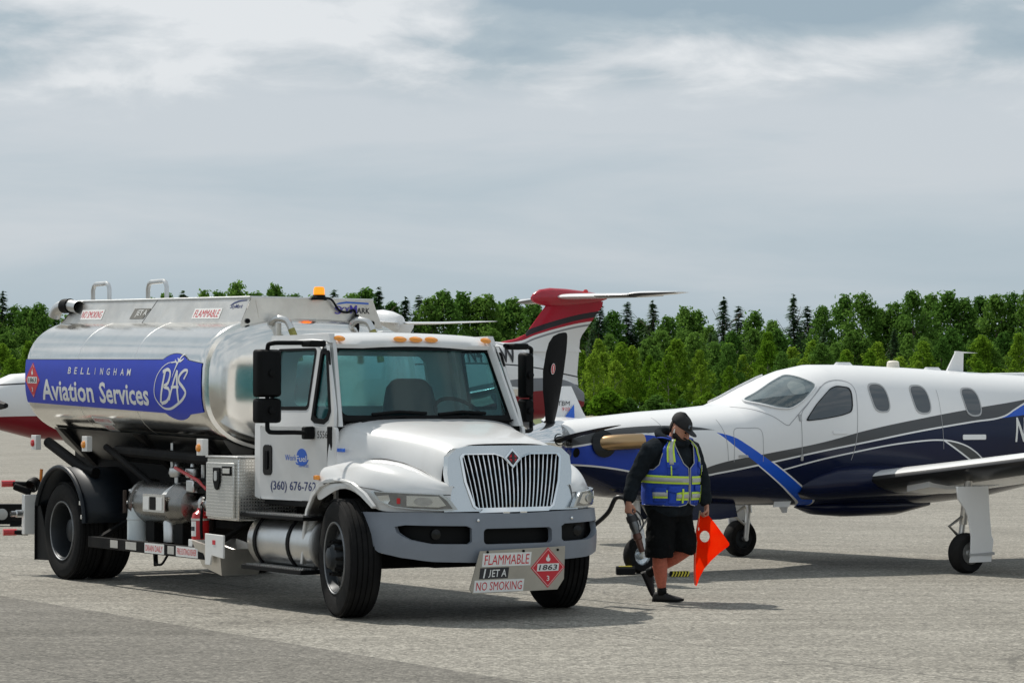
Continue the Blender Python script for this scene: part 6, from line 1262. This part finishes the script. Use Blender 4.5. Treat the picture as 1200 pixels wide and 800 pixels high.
def crown_con(seed,h=25,w=6.4):
    rn=random.Random(seed); mb=MB(); V=[];F=[]
    z=h*.12
    while z<h*.99:
        t=z/h; r0=w*(1-t)**.85+.15
        for k in range(rn.randint(8,12)):
            a=rn.uniform(0,6.28); r=r0*rn.uniform(.55,1.15); n=max(3,int(r*3.4)); zj=rn.uniform(-.7,.7)
            for j in range(n):
                q=(j+.6)/n; p=Vector((r*q*math.cos(a),r*q*math.sin(a),z+zj-.35*r*q*q+.1*q)); s=.42*rn.uniform(.7,1.3)*(1.15-.4*q)
                for _ in range(2):
                    d=Vector((math.cos(a+rn.uniform(-.9,.9)),math.sin(a+rn.uniform(-.9,.9)),rn.uniform(-.5,.2))); v=Vector((-d.y,d.x,rn.uniform(-.6,.6))).normalized()*.42; i=len(V); V+=[p-d*s*.5,p+v*s,p+d*s*1.3,p-v*s]; F.append((i,i+1,i+2,i+3))
        z+=h*.011*rn.uniform(.8,1.5)+.08
    V+=[Vector((-.12,0,h*.97)),Vector((.12,0,h*.97)),Vector((0,0,h*1.02))]; F.append((len(V)-3,len(V)-2,len(V)-1)); mb.add(V,F); return mb
def trunk(h,r,seed):
    rn=random.Random(seed); mb=MB(); P=[(rn.uniform(-.25,.25)*t*1.5,rn.uniform(-.25,.25)*t*1.5,h*t) for t in (0,.2,.4,.6,.8,.95)]; mb.tube(P,[r,r*.8,r*.66,r*.48,r*.28,.04],7)
    for k in range(7):
        t=rn.uniform(.3,.8); a=rn.uniform(0,6.28); l=h*.16*rn.uniform(.6,1.2); b=Vector(P[0]).lerp(Vector(P[-1]),t); mb.tube([b,b+Vector((math.cos(a)*l*.6,math.sin(a)*l*.6,l*.5)),b+Vector((math.cos(a)*l,math.sin(a)*l,l))],[r*.28,r*.18,.03],5)
    return mb
protos={}
def proto(kindname,i):
    key=(kindname,i)
    if key in protos: return protos[key]
    if kindname=='conifer': a=trunk(25,.32,i+50).build('trunk',barkm); b=crown_con(i+100).build('crown',lcon,fix=False,sharp=None)
    elif kindname=='bright': a=trunk(19,.24,i+60).build('trunk',barkp); b=crown_broad(i+200,20,5.4,.10).build('crown',lbright,fix=False,sharp=None)
    elif kindname=='dark': a=trunk(19,.34,i+70).build('trunk',barkm); b=crown_broad(i+300,20,6.2,.16).build('crown',ldark,fix=False,sharp=None)
    else: a=trunk(4,.08,i+80).build('stem',barkm); b=crown_broad(i+400,5,3.2,.02).build('foliage',lbright if i%2 else ldark,fix=False,sharp=None)
    protos[key]=(a.data,b.data); 
    for o in (a,b): bpy.data.objects.remove(o)
    return protos[key]
NAMES={'conifer':('conifer_tree','dark pointed conifer rising from the wood beyond the apron','tree','conifers in the wood',25),'bright':('broadleaf_tree','bright green leafy tree in the front of the wood beyond the apron','tree','bright broadleaf trees along the wood edge',20),'dark':('broadleaf_tree','darker rounded broadleaf tree at the back of the wood','tree','darker broadleaf trees in the wood',20),'bush':('bush','low leafy bush at the foot of the wood beyond the grass','bush','bushes along the wood edge',5)}
def tree(k,x,y,h,wide=1):
    nm,lab,cat,grp,h0=NAMES[k]; i=rnd.randrange(4); td,cd=proto(k,i); e=empty(nm,(x,y,-.02),rnd.uniform(0,6.28)); s=h/h0; e.scale=(s*wide,s*wide,s); tag(e,lab,cat,grp)
    for n_,d_ in (('trunk' if k!='bush' else 'stem',td),('crown' if k!='bush' else 'foliage',cd)):
        o=bpy.data.objects.new(n_,d_); col.objects.link(o); o.parent=e
sky=[(-12,352,'d'),(3,344,'c'),(18,360,'d'),(33,362,'d'),(45,357,'d'),(62,366,'d'),(80,372,'d'),(100,368,'d'),(125,362,'d'),(150,356,'d'),(175,352,'d'),(195,346,'d'),(215,345,'c'),(240,343,'d'),(256,343,'d'),(277,332,'d'),(300,344,'d'),(322,336,'d'),(345,346,'d'),(368,350,'d'),(391,343,'c'),(412,346,'d'),(428,340,'d'),(443,341,'c'),(458,356,'d'),(475,352,'c'),(491,349,'c'),(505,350,'d'),(520,342,'d'),(541,345,'d'),(560,350,'d'),(573,348,'d'),(587,357,'d'),(602,351,'d'),(625,356,'d'),(645,360,'c'),(668,358,'d'),(690,366,'d'),(703,360,'c'),(718,366,'d'),(735,357,'c'),(751,376,'d'),(765,356,'c'),(782,372,'d'),(802,362,'d'),(817,366,'d'),(832,384,'d'),(848,352,'c'),(866,362,'c'),(884,367,'d'),(905,378,'d'),(930,349,'c'),(946,362,'c'),(964,360,'d'),(990,348,'d'),(1012,345,'d'),(1031,363,'d'),(1050,356,'d'),(1070,343,'d'),(1092,346,'d'),(1112,344,'d'),(1131,352,'d'),(1150,349,'d'),(1168,347,'d'),(1187,345,'d'),(1206,342,'d'),(1226,346,'d')]
for pxx,py,k in sky:
    D=rnd.uniform(690,720); tree('conifer' if k=='c' else 'dark',(pxx-600)*D/3100,D,1.76+(478-py)*D/3100+.6,rnd.uniform(.85,1.1) if k=='d' else rnd.uniform(1.1,1.45))
def row(D0,D1,step,k,h0,h1,mixk=None,pm=0,wid=(.85,1.15)):
    D=(D0+D1)/2; x=-.26*D
    while x<.26*D:
        d_=rnd.uniform(D0,D1); kk=mixk if rnd.random()<pm else k; tree(kk,x+rnd.uniform(-.3,.3)*step,d_,rnd.uniform(h0,h1),rnd.uniform(*wid)); x+=step*rnd.uniform(.75,1.25)
row(725,745,5.0,'dark',20,24); row(668,684,6.4,'dark',19,23,'conifer',.08); row(648,664,6.2,'bright',16.5,21,'dark',.4); row(628,642,6.0,'bright',13,18.5,'dark',.25); row(612,624,6.2,'bright',9.5,15,'dark',.2); row(602,610,5.6,'bush',3.5,6.5,None,0,(.9,1.4))
